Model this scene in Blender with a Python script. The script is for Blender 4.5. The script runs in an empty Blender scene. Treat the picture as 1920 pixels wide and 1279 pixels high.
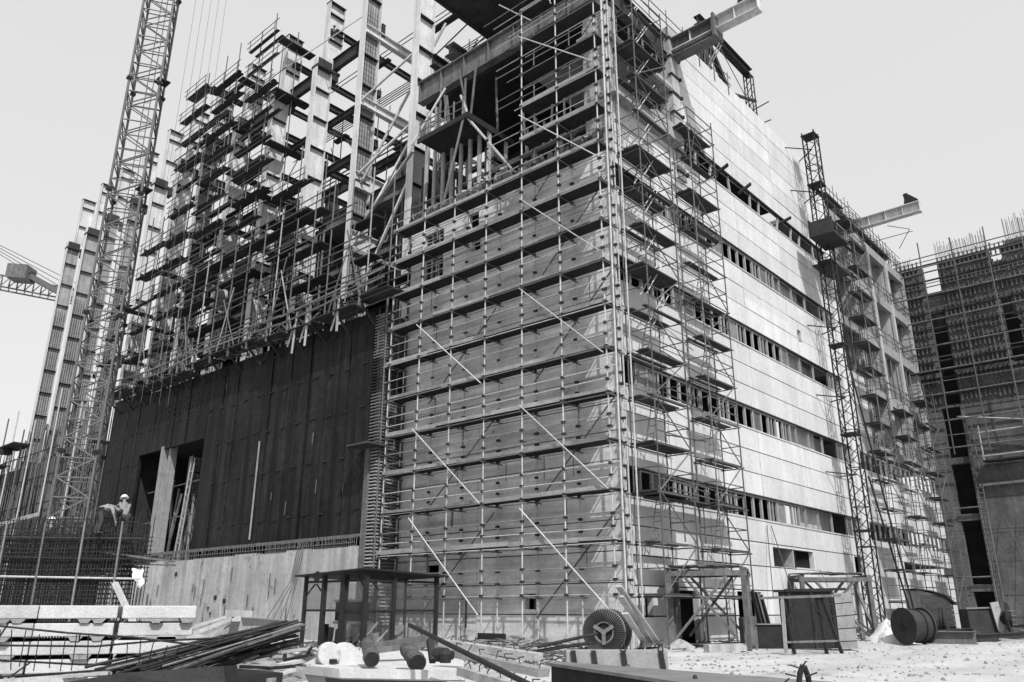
import bpy, math, random
from mathutils import Vector, Matrix

random.seed(7)
S = bpy.context.scene
COL = S.collection
R = math.radians

# ------------------------------------------------------------------ camera, sky, sun, exposure
CAM = Vector((18.548, -27.677, 1.451))
YAW, PITCH, ROLL = R(-41.752), R(18.683), R(0.093)
FW = Vector((math.sin(YAW) * math.cos(PITCH), math.cos(YAW) * math.cos(PITCH), math.sin(PITCH)))
RT0 = Vector((math.cos(YAW), -math.sin(YAW), 0))
UP0 = RT0.cross(FW)
RT = RT0 * math.cos(ROLL) + UP0 * math.sin(ROLL)
UP = UP0 * math.cos(ROLL) - RT0 * math.sin(ROLL)
cd = bpy.data.cameras.new('camera')
cd.sensor_width = 36; cd.lens = 27.9; cd.clip_start = 0.1; cd.clip_end = 3000
cam = bpy.data.objects.new('camera', cd); COL.objects.link(cam)
cam.matrix_world = Matrix(((RT.x, UP.x, -FW.x, CAM.x), (RT.y, UP.y, -FW.y, CAM.y), (RT.z, UP.z, -FW.z, CAM.z), (0, 0, 0, 1)))
S.camera = cam

SUN_EL = R(48)
SUN = Vector((0.868 * math.cos(SUN_EL), -0.496 * math.cos(SUN_EL), math.sin(SUN_EL)))
w = bpy.data.worlds.new('World'); S.world = w; w.use_nodes = True
nt = w.node_tree; bg = nt.nodes['Background']
sky = nt.nodes.new('ShaderNodeTexSky'); sky.sky_type = 'NISHITA'; sky.sun_disc = False
sky.sun_elevation = SUN_EL; sky.sun_rotation = math.atan2(SUN.x, SUN.y)
sky.air_density = 1.6; sky.dust_density = 4.0; sky.ozone_density = 1.0
bw = nt.nodes.new('ShaderNodeRGBToBW')           # the photograph is black and white
nt.links.new(sky.outputs[0], bw.inputs[0])
mr = nt.nodes.new('ShaderNodeMapRange'); mr.clamp = False
mr.inputs['From Min'].default_value = 0; mr.inputs['From Max'].default_value = 10
mr.inputs['To Min'].default_value = 5.4; mr.inputs['To Max'].default_value = 10.0
nt.links.new(bw.outputs[0], mr.inputs['Value'])
nt.links.new(mr.outputs[0], bg.inputs['Color'])
bg.inputs['Strength'].default_value = 0.12
sd = bpy.data.lights.new('sun', 'SUN'); sd.energy = 5.0; sd.angle = R(0.5); sd.color = (1, 1, 1)
so = bpy.data.objects.new('sun', sd); COL.objects.link(so); so.location = (30, -30, 80)
so.rotation_mode = 'QUATERNION'; so.rotation_quaternion = SUN.to_track_quat('Z', 'Y')
S.view_settings.view_transform = 'Standard'; S.view_settings.look = 'None'
S.view_settings.exposure = 0.0; S.view_settings.gamma = 1.0

# ------------------------------------------------------------------ layout helper: where a line of sight meets a plane of the site
def sight(px, py):
    return FW + RT * ((px - 960) / 1488.0) - UP * ((py - 639.5) / 1488.0)
def on_z(px, py, z=0.0):
    d = sight(px, py); return CAM + d * ((z - CAM.z) / d.z)
def on_y(px, py, y):
    d = sight(px, py); return CAM + d * ((y - CAM.y) / d.y)
def far(px, py, dist):
    return CAM + sight(px, py) * dist
RH = Vector((RT0.x, RT0.y, 0)).normalized()        # level direction across the view
FH = Vector((math.sin(YAW), math.cos(YAW), 0))     # level direction into the view

# ------------------------------------------------------------------ mesh helpers
class MB:
    def __init__(s): s.v = []; s.f = []
    def quad8(s, p):
        n = len(s.v); s.v += [tuple(q) for q in p]
        for f in ((0, 3, 2, 1), (4, 5, 6, 7), (0, 1, 5, 4), (1, 2, 6, 5), (2, 3, 7, 6), (3, 0, 4, 7)):
            s.f.append(tuple(n + i for i in f))
        return s
    def box(s, a, b):
        x0, y0, z0 = a; x1, y1, z1 = b
        return s.quad8([(x0, y0, z0), (x1, y0, z0), (x1, y1, z0), (x0, y1, z0), (x0, y0, z1), (x1, y0, z1), (x1, y1, z1), (x0, y1, z1)])
    def frame(s, p0, p1, up=None):
        p0 = Vector(p0); p1 = Vector(p1); d = (p1 - p0).normalized()
        u = Vector(up) if up else (Vector((0, 0, 1)) if abs(d.z) < .95 else Vector((0, 1, 0)))
        a = d.cross(u).normalized(); b = a.cross(d).normalized()
        return p0, p1, a, b
    def bar(s, p0, p1, wd, ht, up=None):
        p0, p1, a, b = s.frame(p0, p1, up)
        q = []
        for p in (p0, p1):
            for i, j in ((-1, -1), (1, -1), (1, 1), (-1, 1)): q.append(p + a * (i * wd / 2) + b * (j * ht / 2))
        return s.quad8(q)
    def tube(s, p0, p1, r, n=6, r1=None):
        p0, p1, a, b = s.frame(p0, p1); r1 = r if r1 is None else r1
        k = len(s.v)
        for p, rr in ((p0, r), (p1, r1)):
            for i in range(n):
                t = 2 * math.pi * i / n; s.v.append(tuple(p + a * (rr * math.cos(t)) + b * (rr * math.sin(t))))
        for i in range(n):
            j = (i + 1) % n; s.f.append((k + i, k + j, k + n + j, k + n + i))
        s.f.append(tuple(k + i for i in reversed(range(n)))); s.f.append(tuple(k + n + i for i in range(n)))
        return s
    def path(s, pts, r, n=6):
        for a, b in zip(pts[:-1], pts[1:]): s.tube(a, b, r, n)
        return s
    def lathe(s, c, axis, prof, n=24, closed=False):
        """prof: list of (distance along axis, radius)"""
        c = Vector(c); d = Vector(axis).normalized()
        u = Vector((0, 0, 1)) if abs(d.z) < .95 else Vector((1, 0, 0))
        a = d.cross(u).normalized(); b = a.cross(d)
        k = len(s.v)
        for h, r in prof:
            for i in range(n):
                t = 2 * math.pi * i / n; s.v.append(tuple(c + d * h + a * (r * math.cos(t)) + b * (r * math.sin(t))))
        m = len(prof)
        for q in range(m if closed else m - 1):
            q2 = (q + 1) % m
            for i in range(n):
                j = (i + 1) % n; s.f.append((k + q * n + i, k + q * n + j, k + q2 * n + j, k + q2 * n + i))
        if not closed:
            s.f.append(tuple(k + i for i in reversed(range(n)))); s.f.append(tuple(k + (m - 1) * n + i for i in range(n)))
        return s
    def prism(s, poly, off):
        n = len(poly); k = len(s.v); off = Vector(off)
        s.v += [tuple(p) for p in poly] + [tuple(Vector(p) + off) for p in poly]
        s.f.append(tuple(k + i for i in reversed(range(n)))); s.f.append(tuple(k + n + i for i in range(n)))
        for i in range(n):
            j = (i + 1) % n; s.f.append((k + i, k + j, k + n + j, k + n + i))
        return s
    def ibeam(s, p0, p1, wd, ht, tf=.04, tw=.03, up=None, stiff=0):
        p0, p1, a, b = s.frame(p0, p1, up)
        for g in (-1, 1):
            o = b * (g * (ht / 2 - tf / 2)); s.bar(p0 + o, p1 + o, wd, tf, tuple(b))
        s.bar(p0, p1, tw, ht - 2 * tf, tuple(b))
        if stiff:
            L = (p1 - p0).length; d = (p1 - p0) / L; n = max(1, int(L / stiff))
            for i in range(n + 1):
                c = p0 + d * min(max(.03, i * L / n), L - .03)
                s.bar(c - d * .012, c + d * .012, wd * .92, ht - 2 * tf - .002, tuple(b))
        return s
    def build(s, name, m, parent=None):
        org = ORG.get(parent, Vector((0, 0, 0)))
        if parent is None:
            xs = [v[0] for v in s.v]; ys = [v[1] for v in s.v]; zs = [v[2] for v in s.v]
            org = Vector(((min(xs) + max(xs)) / 2, (min(ys) + max(ys)) / 2, min(zs)))
        me = bpy.data.meshes.new(name)
        me.from_pydata([(v[0] - org.x, v[1] - org.y, v[2] - org.z) for v in s.v], [], s.f)
        me.materials.append(m); me.update()
        o = bpy.data.objects.new(name, me); COL.objects.link(o)
        if parent is None: o.location = org
        else: o.parent = parent
        ORG[o] = org
        return o
ORG = {}

def tag(o, label, cat, group=None, kind=None):
    if label: o['label'] = label
    if cat: o['category'] = cat
    if group: o['group'] = group
    if kind: o['kind'] = kind
    return o
def thing(name, label, cat, loc, group=None):
    o = bpy.data.objects.new(name, None); COL.objects.link(o)
    o.location = loc; o.empty_display_size = .2; ORG[o] = Vector(loc)
    return tag(o, label, cat, group)
def single(name, mb, m, label, cat, group=None, kind=None):
    return tag(mb.build(name, m), label, cat, group, kind)
def smooth(o):
    for p in o.data.polygons: p.use_smooth = True
    o.data.set_sharp_from_angle(angle=R(38))
    return o

# ------------------------------------------------------------------ materials (greys: the photograph has no colour)
def mat(name, base, amp=.25, scale=3.0, rough=.85, metal=0.0, streak=None, bump=0.0, bscale=40.0, tone=0.0, spots=0.0, sscale=6.0, lines=None):
    m = bpy.data.materials.new(name); m.use_nodes = True
    t = m.node_tree; N = t.nodes; L = t.links; bs = N['Principled BSDF']
    bs.inputs['Roughness'].default_value = rough; bs.inputs['Specular IOR Level'].default_value = .12 if base < .12 else .3; bs.inputs['Metallic'].default_value = metal
    geo = N.new('ShaderNodeNewGeometry')
    def noise(sc, vec, det=6):
        n = N.new('ShaderNodeTexNoise'); n.inputs['Scale'].default_value = sc; n.inputs['Detail'].default_value = det; n.inputs['Roughness'].default_value = .62
        L.new(vec, n.inputs['Vector']); return n.outputs['Fac']
    def math_(op, a, b, clamp=False):
        n = N.new('ShaderNodeMath'); n.operation = op; n.use_clamp = clamp
        for i, q in enumerate((a, b)):
            if isinstance(q, (int, float)): n.inputs[i].default_value = q
            else: L.new(q, n.inputs[i])
        return n.outputs[0]
    pos = geo.outputs['Position']
    v = math_('ADD', math_('MULTIPLY', math_('SUBTRACT', noise(scale, pos), .5), amp * 4.6), 1.0)
    v = math_('MULTIPLY', v, math_('ADD', math_('MULTIPLY', math_('SUBTRACT', noise(scale * 9, pos, 4), .5), amp * 3.4), 1.0))
    if streak:
        mp = N.new('ShaderNodeMapping'); mp.inputs['Scale'].default_value = streak[0]; L.new(pos, mp.inputs['Vector'])
        sv = noise(1.0, mp.outputs[0], 5)
        v = math_('MULTIPLY', v, math_('ADD', math_('MULTIPLY', math_('SUBTRACT', sv, .5), streak[1] * 4.5), 1.0))
    if spots:
        sp = noise(sscale, pos, 8)
        mr = N.new('ShaderNodeMapRange'); mr.inputs['From Min'].default_value = .60; mr.inputs['From Max'].default_value = .70
        mr.inputs['To Min'].default_value = 1.0; mr.inputs['To Max'].default_value = 1.0 - spots; L.new(sp, mr.inputs['Value'])
        v = math_('MULTIPLY', v, mr.outputs[0])
    if lines:
        wv = N.new('ShaderNodeTexWave'); wv.wave_type = 'BANDS'; wv.bands_direction = lines[0]; wv.inputs['Scale'].default_value = lines[1]
        wv.inputs['Distortion'].default_value = .6; wv.inputs['Detail'].default_value = 3; L.new(pos, wv.inputs['Vector'])
        v = math_('MULTIPLY', v, math_('ADD', math_('MULTIPLY', math_('SUBTRACT', wv.outputs['Fac'], .5), lines[2]), 1.0))
    if tone:
        oi = N.new('ShaderNodeObjectInfo')
        v = math_('MULTIPLY', v, math_('ADD', math_('MULTIPLY', math_('SUBTRACT', oi.outputs['Random'], .5), tone * 2), 1.0))
    val = math_('MULTIPLY', v, base)
    val = math_('MINIMUM', math_('MAXIMUM', val, .005), .92)
    L.new(val, bs.inputs['Base Color'])
    if bump:
        b = N.new('ShaderNodeBump'); b.inputs['Strength'].default_value = bump; b.inputs['Distance'].default_value = .03
        L.new(noise(bscale, pos, 6), b.inputs['Height']); L.new(b.outputs[0], bs.inputs['Normal'])
    return m

M = dict(
    panel=mat('pale_facing_panel', .45, .10, .5, streak=((1.2, 1.2, .10), .12), bump=.3, bscale=25, tone=.09, spots=.35, sscale=3.2),
    wall=mat('stained_facing_wall', .47, .2, .35, streak=((.25, .25, 3.0), .36), bump=.5, bscale=18, spots=.4, sscale=1.6),
    rough=mat('rough_concrete', .26, .22, .8, streak=((1.8, 1.8, .12), .2), bump=.6, bscale=14, spots=.35, sscale=2.5),
    base=mat('board_marked_concrete', .30, .2, .5, streak=((2.2, 2.2, .12), .3), bump=.6, bscale=16, spots=.55, sscale=1.3),
    slab=mat('shaded_interior_concrete', .07, .25, 1.2, bump=.4, bscale=14),  # concrete darkened so the rooms behind the openings carry their shade in colour
    liner=mat('dark_steel_lining', .012, .5, .35, rough=.6, streak=((2.2, 2.2, .07), .9), spots=.4, sscale=.6, bump=.15, bscale=20),
    darkc=mat('dark_streaked_concrete', .095, .3, .5, streak=((2.0, 2.0, .2), .25), bump=.6, bscale=12, spots=.3, sscale=1.5),  # dark base tone all over, with streaks and spots
    form=mat('dark_formwork', .03, .35, 1.0, bump=.4, bscale=10, tone=.2),
    steel=mat('primed_steel', .46, .16, .5, rough=.6, streak=((3, 3, .12), .2), spots=.3, sscale=1.6),
    rust=mat('rusty_steel', .11, .32, 1.2, rough=.7, streak=((4, 4, .15), .3), bump=.2),
    girder=mat('dark_steel_girder', .035, .3, 1.0, rough=.6, streak=((3, 3, .2), .2)),
    tube=mat('galvanised_tube', .36, .25, 6, rough=.45, tone=.15),
    tubed=mat('worn_scaffold_tube', .10, .35, 6, rough=.5, tone=.25),
    clamp=mat('scaffold_clamp', .03, .2, 4, rough=.6),
    board=mat('scaffold_board', .055, .3, 2.5, streak=((.6, 8, 8), .25), bump=.3, tone=.2),
    timber=mat('weathered_timber', .11, .3, 3, streak=((7, 7, .8), .3), bump=.3, tone=.2),
    pale=mat('pale_timber', .34, .18, 3, streak=((7, 7, .8), .2), bump=.2, tone=.15),
    rebar=mat('rebar', .028, .4, 8, rough=.7, tone=.3),
    rebarl=mat('dusty_rebar', .13, .35, 8, rough=.7, tone=.3),
    block=mat('pale_concrete_block', .40, .14, 2.5, bump=.5, bscale=35, tone=.14, spots=.2, sscale=5),
    grey=mat('grey_concrete_block', .22, .2, 2.0, bump=.5, bscale=30, spots=.3, sscale=3),
    iron=mat('dark_iron', .022, .3, 3, rough=.6, bump=.2),
    plate=mat('dull_steel_plate', .15, .22, 2, rough=.55, streak=((1, 1, 6), .15), spots=.3, sscale=3),
    white=mat('whitewashed_steel', .46, .15, 2.5, rough=.6, bump=.3, spots=.5, sscale=3.5),
    sand=mat('white_sand', .55, .12, 5, bump=.8, bscale=20, spots=.2),
    leaf=mat('dusty_leaf', .09, .3, 10, rough=.7, tone=.2),
    frame=mat('window_frame', .26, .15, 4, rough=.6),
    glass=mat('dusty_infill', .12, .3, 1.5, rough=.5, tone=.4),
    skin=mat('tanned_skin', .16, .06, 10, rough=.6),
    cloth=mat('dark_cloth', .05, .2, 12, bump=.2),
    shirt=mat('pale_shirt', .22, .1, 10, bump=.2),
    check=mat('patterned_shirt', .2, .55, 26, bump=.2),
    helmet=mat('white_helmet', .74, .03, 8, rough=.35),
    ground=mat('trodden_pale_ground', .37, .12, .3, streak=((.5, .06, 1), .24), bump=1.0, bscale=9, spots=.38, sscale=1.1),
    rubble=mat('rubble', .2, .4, 2.0, bump=.5, tone=.3),
    mast=mat('grey_crane_paint', .11, .25, 6, rough=.5, tone=.15),
    ledge=mat('grimy_tube', .16, .3, 6, rough=.5, tone=.3),
    toe=mat('grey_toe_board', .2, .25, 2.5, streak=((.6, 8, 8), .2), tone=.3),
    logs=mat('rough_bark', .085, .35, 6, streak=((3, 3, 20), .3), bump=1.0, bscale=25),
    web=mat('grey_web_plate', .22, .25, 1.2, rough=.6, streak=((4, 4, .15), .3), bump=.2),  # mid-grey streaked plate, darker than the primed flanges
    wire=mat('wire_mesh', .10, .2, 5),
)
def rnd(a, b): return random.uniform(a, b)
ORD = ['nearest', 'second', 'third', 'fourth', 'fifth', 'sixth', 'seventh', 'eighth', 'ninth', 'tenth', 'eleventh', 'twelfth']

# ================================================================== THE SETTING: ground
def gh(x, y):
    return .05 * math.sin(x * .9 + y * .5) * math.cos(y * .7 - x * .3) + .03 * math.sin(x * 2.3 - y * 1.7)
def ground():
    mb = MB(); xs = []; ys = []
    q = -40.0
    while q <= 40: xs.append(q); q += .8
    xs = [-900, -300, -120, -80, -60] + xs + [60, 120, 300, 900]
    q = -34.0
    while q <= 52: ys.append(q); q += .8
    ys = [-900, -300, -100, -50] + ys + [70, 120, 300, 900]
    for y in ys:
        for x in xs:
            z = gh(x, y) if (-40 <= x <= 40 and -34 <= y <= 52) else 0
            mb.v.append((x, y, z - .05))
    n = len(xs)
    for j in range(len(ys) - 1):
        for i in range(n - 1): mb.f.append((j * n + i, j * n + i + 1, (j + 1) * n + i + 1, (j + 1) * n + i))
    o = mb.build('ground', M['ground']); tag(o, 'trodden pale dusty ground of the building site', 'ground', kind='structure'); smooth(o)
ground()

# ================================================================== THE PANEL-CLAD BLOCK (shaded front along x, sunlit side along y)
LEN = 28.0; TOP = 33.7; WID = 14.0
block = thing('concrete_building', 'tall unfinished building block clad in pale concrete panels with dark window strips', 'building', (-7, 14, 0))
SILL = [5.95 + 4.86 * k for k in range(5)]; WH = 1.2
def cells(a0, a1, b0, b1, holes, fn):
    """rectangle (a along the wall, b upwards) minus the holes, handed to fn in pieces"""
    A = sorted({a0, a1} | {q for h in holes for q in h[:2] if a0 < q < a1}); B = sorted({b0, b1} | {q for h in holes for q in h[2:] if b0 < q < b1})
    for j in range(len(B) - 1):
        run = None
        for i in range(len(A) - 1):
            ca = (A[i] + A[i + 1]) / 2; cb = (B[j] + B[j + 1]) / 2
            solid = not any(h[0] < ca < h[1] and h[2] < cb < h[3] for h in holes)
            if solid: run = (run[0], A[i + 1]) if run else (A[i], A[i + 1])
            if (not solid or i == len(A) - 2) and run: fn(run[0], run[1], B[j], B[j + 1]); run = None
# --- sunlit side: panels, sills, windows
holesB = [(13.9, 19.3, 3.62, 4.62), (25.9, 27.7, 3.55, 4.7), (3.7, 5.6, 0, 2.25), (1.25, 1.85, 1.15, 2.0), (20.9, 21.5, 17.9, 18.75), (9.4, 12.0, 0, 2.3)]
seams = [0.05, 7.3, 13.4, 19.6, LEN]
def brow(z0, z1, first=0):
    for i in range(first, 4):
        y0, y1 = seams[i], seams[i + 1]
        off = rnd(-.012, .012)
        cells(y0 + .016, y1 - .016, z0 + .026, z1 - .026, holesB, lambda a, b, c, d: MB().box((-.28, a, c), (off, b, d)).build('wall_panel', M['panel'], block))
for k in range(6):
    z0 = 0 if k == 0 else SILL[k - 1] + WH
    z1 = SILL[k] if k < 5 else TOP
    n = {0: 5, 5: 6}.get(k, 3)
    for j in range(n):
        brow(z0 + (z1 - z0) * j / n, z0 + (z1 - z0) * (j + 1) / n, 1 if k == 5 else 0)
for k, z in enumerate(SILL):
    a = 0.3 if k < 4 else 7.3
    MB().box((-.2, a, z - .06), (.05, LEN, z + .0)).build('window_sill', M['panel'], block)
    MB().box((-.2, a, z + WH + .0), (.03, LEN, z + WH + .07)).build('lintel', M['girder'], block)
    if k < 4:
        ys = [1.5 + .97 * i for i in range(6)] + [7.45 + .97 * i for i in range(12)] + [25.6, 26.57]
        for i, y in enumerate(ys):
            if k == 3 and i < 2: continue
            f = MB(); a, b = y, y + .95; d = .06
            f.box((-.2, a, z), (-.08, a + d, z + WH)); f.box((-.2, b - d, z), (-.08, b, z + WH))
            f.box((-.2, a + d, z), (-.08, b - d, z + d)); f.box((-.2, a + d, z + WH - d), (-.08, b - d, z + WH))
            fo = f.build('window', M['frame'], block)
            r = random.Random(k * 31 + i).random()
            if r < .2: MB().box((-.17, a + d, z + d), (-.13, b - d, z + WH - d)).build('infill', M['glass'], fo)
            elif r < .38: MB().box((-.19, a + .42, z + d), (-.1, a + .48, z + WH - d)).build('mullion', M['frame'], fo)
    else:
        for y in (9.0, 10.6, 13.2, 15.9, 17.1, 19.8, 22.0, 23.4, 26.0):
            MB().bar((-.15, y, z), (-.15, y + rnd(-.2, .5), z + WH), .14, .1, (1, 0, 0)).build('post', M['rough'], block)
        for y in (11.5, 14.5, 20.5):
            MB().bar((-.2, y, z + rnd(.5, .9)), (.55, y + .3, z + 1.2), .3, .1).build('bracket', M['form'], block)
# recess walls that catch sun behind the unglazed openings
for k in range(4):
    z = SILL[k]
    MB().box((-.8, 19.4, z - .3), (-.6, 22.6 + .5 * (k % 2), z + WH + .3)).build('recess_wall', M['base'], block)
    MB().box((-1.3, 23.0, z - .3), (-1.15, 25.6, z + WH + .3)).build('recess_wall', M['base'], block)
    for y in (21.0, 23.2): MB().box((-.25, y, z), (-.12, y + .07, z + WH)).build('mullion', M['frame'], block)
MB().box((-1.3, 13.5, 3.3), (-1.2, 19.6, 4.9)).box((-1.2, 16.5, 3.5), (-.05, 16.62, 4.7)).build('recess_wall', M['rough'], block)
# end pilaster of the side
MB().box((-.5, LEN - .02, 0), (.12, LEN + 1.25, TOP - 2.2)).build('corner_pilaster', M['panel'], block)
# --- shaded front
holesA = [(-5.35, -4.72, 1.45, 2.1), (-9.35, -8.55, 21.05, 22.05), (-9.1, -8.4, 19.7, 20.4), (-12.9, -11.3, 18.9, 20.35), (-12.9, -11.3, 20.6, 21.9), (-10.15, -9.97, 5.25, 6.0), (-11.9, -10.9, 3.05, 3.5)]
fw = MB(); z = 0.0; r = 0
while z < 22.4:
    z1 = min(22.5, z + 1.24); cuts = [-WID, -8.3, -.02]
    for i in range(2):
        off = rnd(-.03, .012)
        cells(cuts[i] + .01, cuts[i + 1] - .01, z + .022, z1 - .02, holesA, lambda a, b, c, d: fw.box((a, off, c), (b, .28, d)))
    z = z1
fwo = fw.build('front_wall', M['wall'], block)
for h in holesA[3:5]:
    f = MB()
    for x in (h[0] + .05, h[0] + .55, h[0] + 1.1, h[1] - .05): f.box((x - .04, .1, h[2]), (x + .04, .2, h[3]))
    f.box((h[0] + .1, .11, h[3] - .5), (h[1] - .1, .19, h[3] - .44)); f.build('window', M['frame'], fwo)
# --- inside: floors, cross walls, roof
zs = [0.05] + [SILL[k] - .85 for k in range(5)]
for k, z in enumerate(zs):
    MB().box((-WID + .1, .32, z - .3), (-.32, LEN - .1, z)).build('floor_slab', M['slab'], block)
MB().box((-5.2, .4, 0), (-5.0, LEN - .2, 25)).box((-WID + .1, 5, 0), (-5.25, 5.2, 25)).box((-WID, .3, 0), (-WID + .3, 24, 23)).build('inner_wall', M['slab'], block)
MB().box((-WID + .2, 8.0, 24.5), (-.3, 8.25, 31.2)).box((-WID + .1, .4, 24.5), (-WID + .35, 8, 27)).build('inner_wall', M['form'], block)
MB().box((-WID, .35, 22.55), (-.05, 8.2, 23.55)).build('floor_slab', M['rough'], block)
eb = MB()                                                         # broken, unfinished edge of that floor
for i in range(70):
    x = -13.9 + i * .2
    eb.bar((x, .34, 23.1 + rnd(0, .5)), (x + .15 + rnd(0, .2), rnd(-.3, .25), 23.3 + rnd(0, .55)), rnd(.08, .3), rnd(.08, .3))
eb.build('broken_floor_edge', M['rough'], block)
MB().box((-WID + .1, .5, 31.3), (-.1, LEN, 31.6)).build('roof_slab', M['form'], block)
MB().box((-WID, 8.3, 31.6), (-.35, LEN, 33.2)).build('parapet', M['form'], block)
MB().ibeam((-WID, .15, 32.2), (-.1, .15, 32.2), .5, 1.6, .1, .04, stiff=1.75).build('roof_girder', M['rust'], block)
MB().ibeam((-.3, .5, 32.4), (-.3, 7.2, 32.4), .45, 1.3, .08, .04, stiff=1.5).build('roof_girder', M['girder'], block)
for x in (-1.3,):
    c = MB().box((x, .05, 23.55), (-.1, 1.2, 31.4))
    for zz in (24.9, 26.9, 28.9): c.box((x - .03, .0, zz), (-.4, .05, zz + 1.2))
    c.build('pillar', M['base'], block)
MB().box((-.75, 6.55, 23.6), (.1, 7.35, 33.6)).build('pillar', M['base'], block)
cl = MB()
for i in range(8):
    zz = 24 + i * 1.25; cl.box((-.1, 6.48, zz), (.17, 7.42, zz + .1)).box((.05, 7.36, zz - .03), (.22, 7.5, zz + .14))
cl.build('formwork_clamp', M['form'], block)
MB().box((-1.0, -.05, 25.35), (.55, 6.5, 25.55)).box((.4, 0, 25.55), (.5, 6.5, 26.35)).build('balcony', M['rough'], block)
MB().box((-5, .5, 29.1), (.1, 6.5, 29.5)).build('floor_slab', M['rough'], block)
pp = MB()
for y in (1.2, 2.4, 3.8, 5.2): pp.tube((-.2, y, 25.55), (-.2, y, 29.1), .06).tube((-.2, y + .3, 29.5), (-.2, y + .3, 31.8), .06)
pp.build('prop', M['tubed'], block)
# formwork platform and its props inside the open storey
pf = thing('formwork_platform', 'timber formwork platform on a row of tall props in the open top storey', 'formwork', (-9.6, 1.5, 23.55))
d = MB()
for i in range(7): d.box((-11.9 + i * .57, -1.75, 27.0 - i * .012), (-11.36 + i * .57, 1.6, 27.08 - i * .012))
d.box((-11.9, -1.8, 26.8), (-7.8, -1.7, 27.1)).box((-7.9, -1.7, 26.75), (-7.8, 2.0, 27.1)).box((-11.8, .2, 26.8), (-7.9, .35, 27.0))
d.build('deck', M['form'], pf)
for i in range(8):
    x = -13.3 + i * .76
    MB().tube((x, .9 + (i % 2) * .6, 23.5), (x, .9 + (i % 2) * .6, 26.9), .12, 8).build('prop', M['rough'], pf)
for i in range(8): MB().tube((-13.2 + i * .74, .15, 23.2), (-13.2 + i * .74, .15, 27.0 if i > 1 else 30.5), .13, 8).build('prop', M['rough'], pf)
for i in range(7):
    x = -11.7 + i * .6
    MB().tube((x, rnd(-1.2, 1.2), 27.05), (x, rnd(-1.2, 1.2), 29.6 + rnd(0, 2)), .07).build('post', M['timber'], pf)
for i in range(9):
    MB().tube((-8.0 + i * .42, 3 + rnd(-.5, .5), 23.5), (-8.0 + i * .42, 3 + rnd(-.5, .5), 28.3 + rnd(-1, 1.5)), .07).build('prop', M['tube'], pf)
for p0, p1 in (((-8.2, -1.7, 27), (-11.7, .2, 23.5)), ((-8.1, -1.6, 27), (-6.2, .2, 23.6)), ((-12.6, -1.6, 27.1), (-11.4, -.2, 31.2)), ((-8.6, -1.6, 28.6), (-8.3, -1.0, 26.9))):
    MB().tube(p0, p1, .07).build('brace', M['tube'], pf)
rl = MB()
for zz in (27.6, 28.1): rl.tube((-11.9, -1.7, zz), (-8.3, -1.7, zz), .035)
for i in range(6): rl.tube((-11.8 + i * .7, -1.7, 27.0), (-11.8 + i * .7, -1.7, 28.3), .05)
rl.build('guard_rail', M['timber'], pf)

# ================================================================== FRONT SCAFFOLD
fs = thing('scaffold', 'tube scaffold of twelve decks covering the shaded front of the panel-clad block', 'scaffold', (-7, -.8, 0))
SX = [.35 - 2.373 * (6 - i) for i in range(7)]; YO, YI = -1.3, -.28
cpl = MB()
tops = [22.9, 23.4, 23.6, 24.1, 32.2, 33.0, 33.4]
for i, x in enumerate(SX):
    for yy in (YO, YI):
        t = MB(); top = tops[i] - (0 if yy == YO else rnd(.3, 1.4))
        zz = -.1
        lean = rnd(-.05, .05)
        while zz < top:
            z2 = min(zz + 5.1 + rnd(-.4, .4), top); t.tube((x + lean * zz / 30, yy, zz), (x + lean * z2 / 30, yy, z2), .036); zz = z2
        k = 2
        while k < top:
            for dz in (.0, .55, 1.05): cpl.box((x - .07, yy - .09, k + dz - .055), (x + .07 + .03 * (k % 3), yy + .03, k + dz + .05))
            k += 2
        t.build('standard', M['tube'], fs)
for k in range(1, 17):
    z = 2.0 * k; up = z > 23
    x0 = SX[4] - (1.7 if up else .35 + rnd(-.1, .5)) if up else SX[0] - rnd(.1, .6)
    if up: x0 = SX[4] - rnd(.2, 1.9)
    for dz in (-.05, .55, 1.05):
        if z + dz > 33: continue
        xa = x0 + rnd(-.25, .25) - (1.2 if up and dz > 0 else 0)
        MB().tube((xa, YO - .06, z + dz), (SX[6] + rnd(.1, .6), YO - .06, z + dz + rnd(-.08, .08)), .024).build('ledger', M['tube'] if random.random() < .3 else M['ledge'], fs)
    MB().tube((x0, YI - .05, z - .05), (SX[6] + .2, YI - .05, z - .05), .03).build('ledger', M['tube'], fs)
    if z >= 4 and z < 33:
        d = MB(); n = 4; bx = x0 + .15 if not up else SX[4] - .1
        for j in range(n):
            y0 = YO + .02 + j * .215; xx = bx
            while xx < .35:
                xe = min(xx + rnd(3.0, 4.6), .38); d.box((xx, y0, z + .0 + rnd(0, .03)), (xe - .01, y0 + .205, z + .05 + rnd(0, .03))); xx = xe
        d.build('deck', M['form'], fs)  # near-black boards hold the shade of the deck undersides in their colour
        xx = bx
        while xx < .2:
            xe = min(xx + rnd(2.6, 4.6), .4)
            if random.random() < .85: MB().bar((xx, YO - .005, z + .13 + rnd(-.03, .03)), (xe - .03, YO - .005, z + .13 + rnd(-.04, .04)), .03, rnd(.14, .22)).build('toe_board', M['toe'], fs)
            xx = xe
    tr = [x for i, x in enumerate(SX) if z < tops[i]]
    if k <= 12:
        for x in tr[::2] if up else tr: MB().tube((x + .08, YO - .25, z - .1), (x + .08, YI + .2, z - .1), .03).build('transom', M['tubed'], fs)
tag(cpl.build('couplers', M['clamp'], fs), None, None, kind='stuff')
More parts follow.
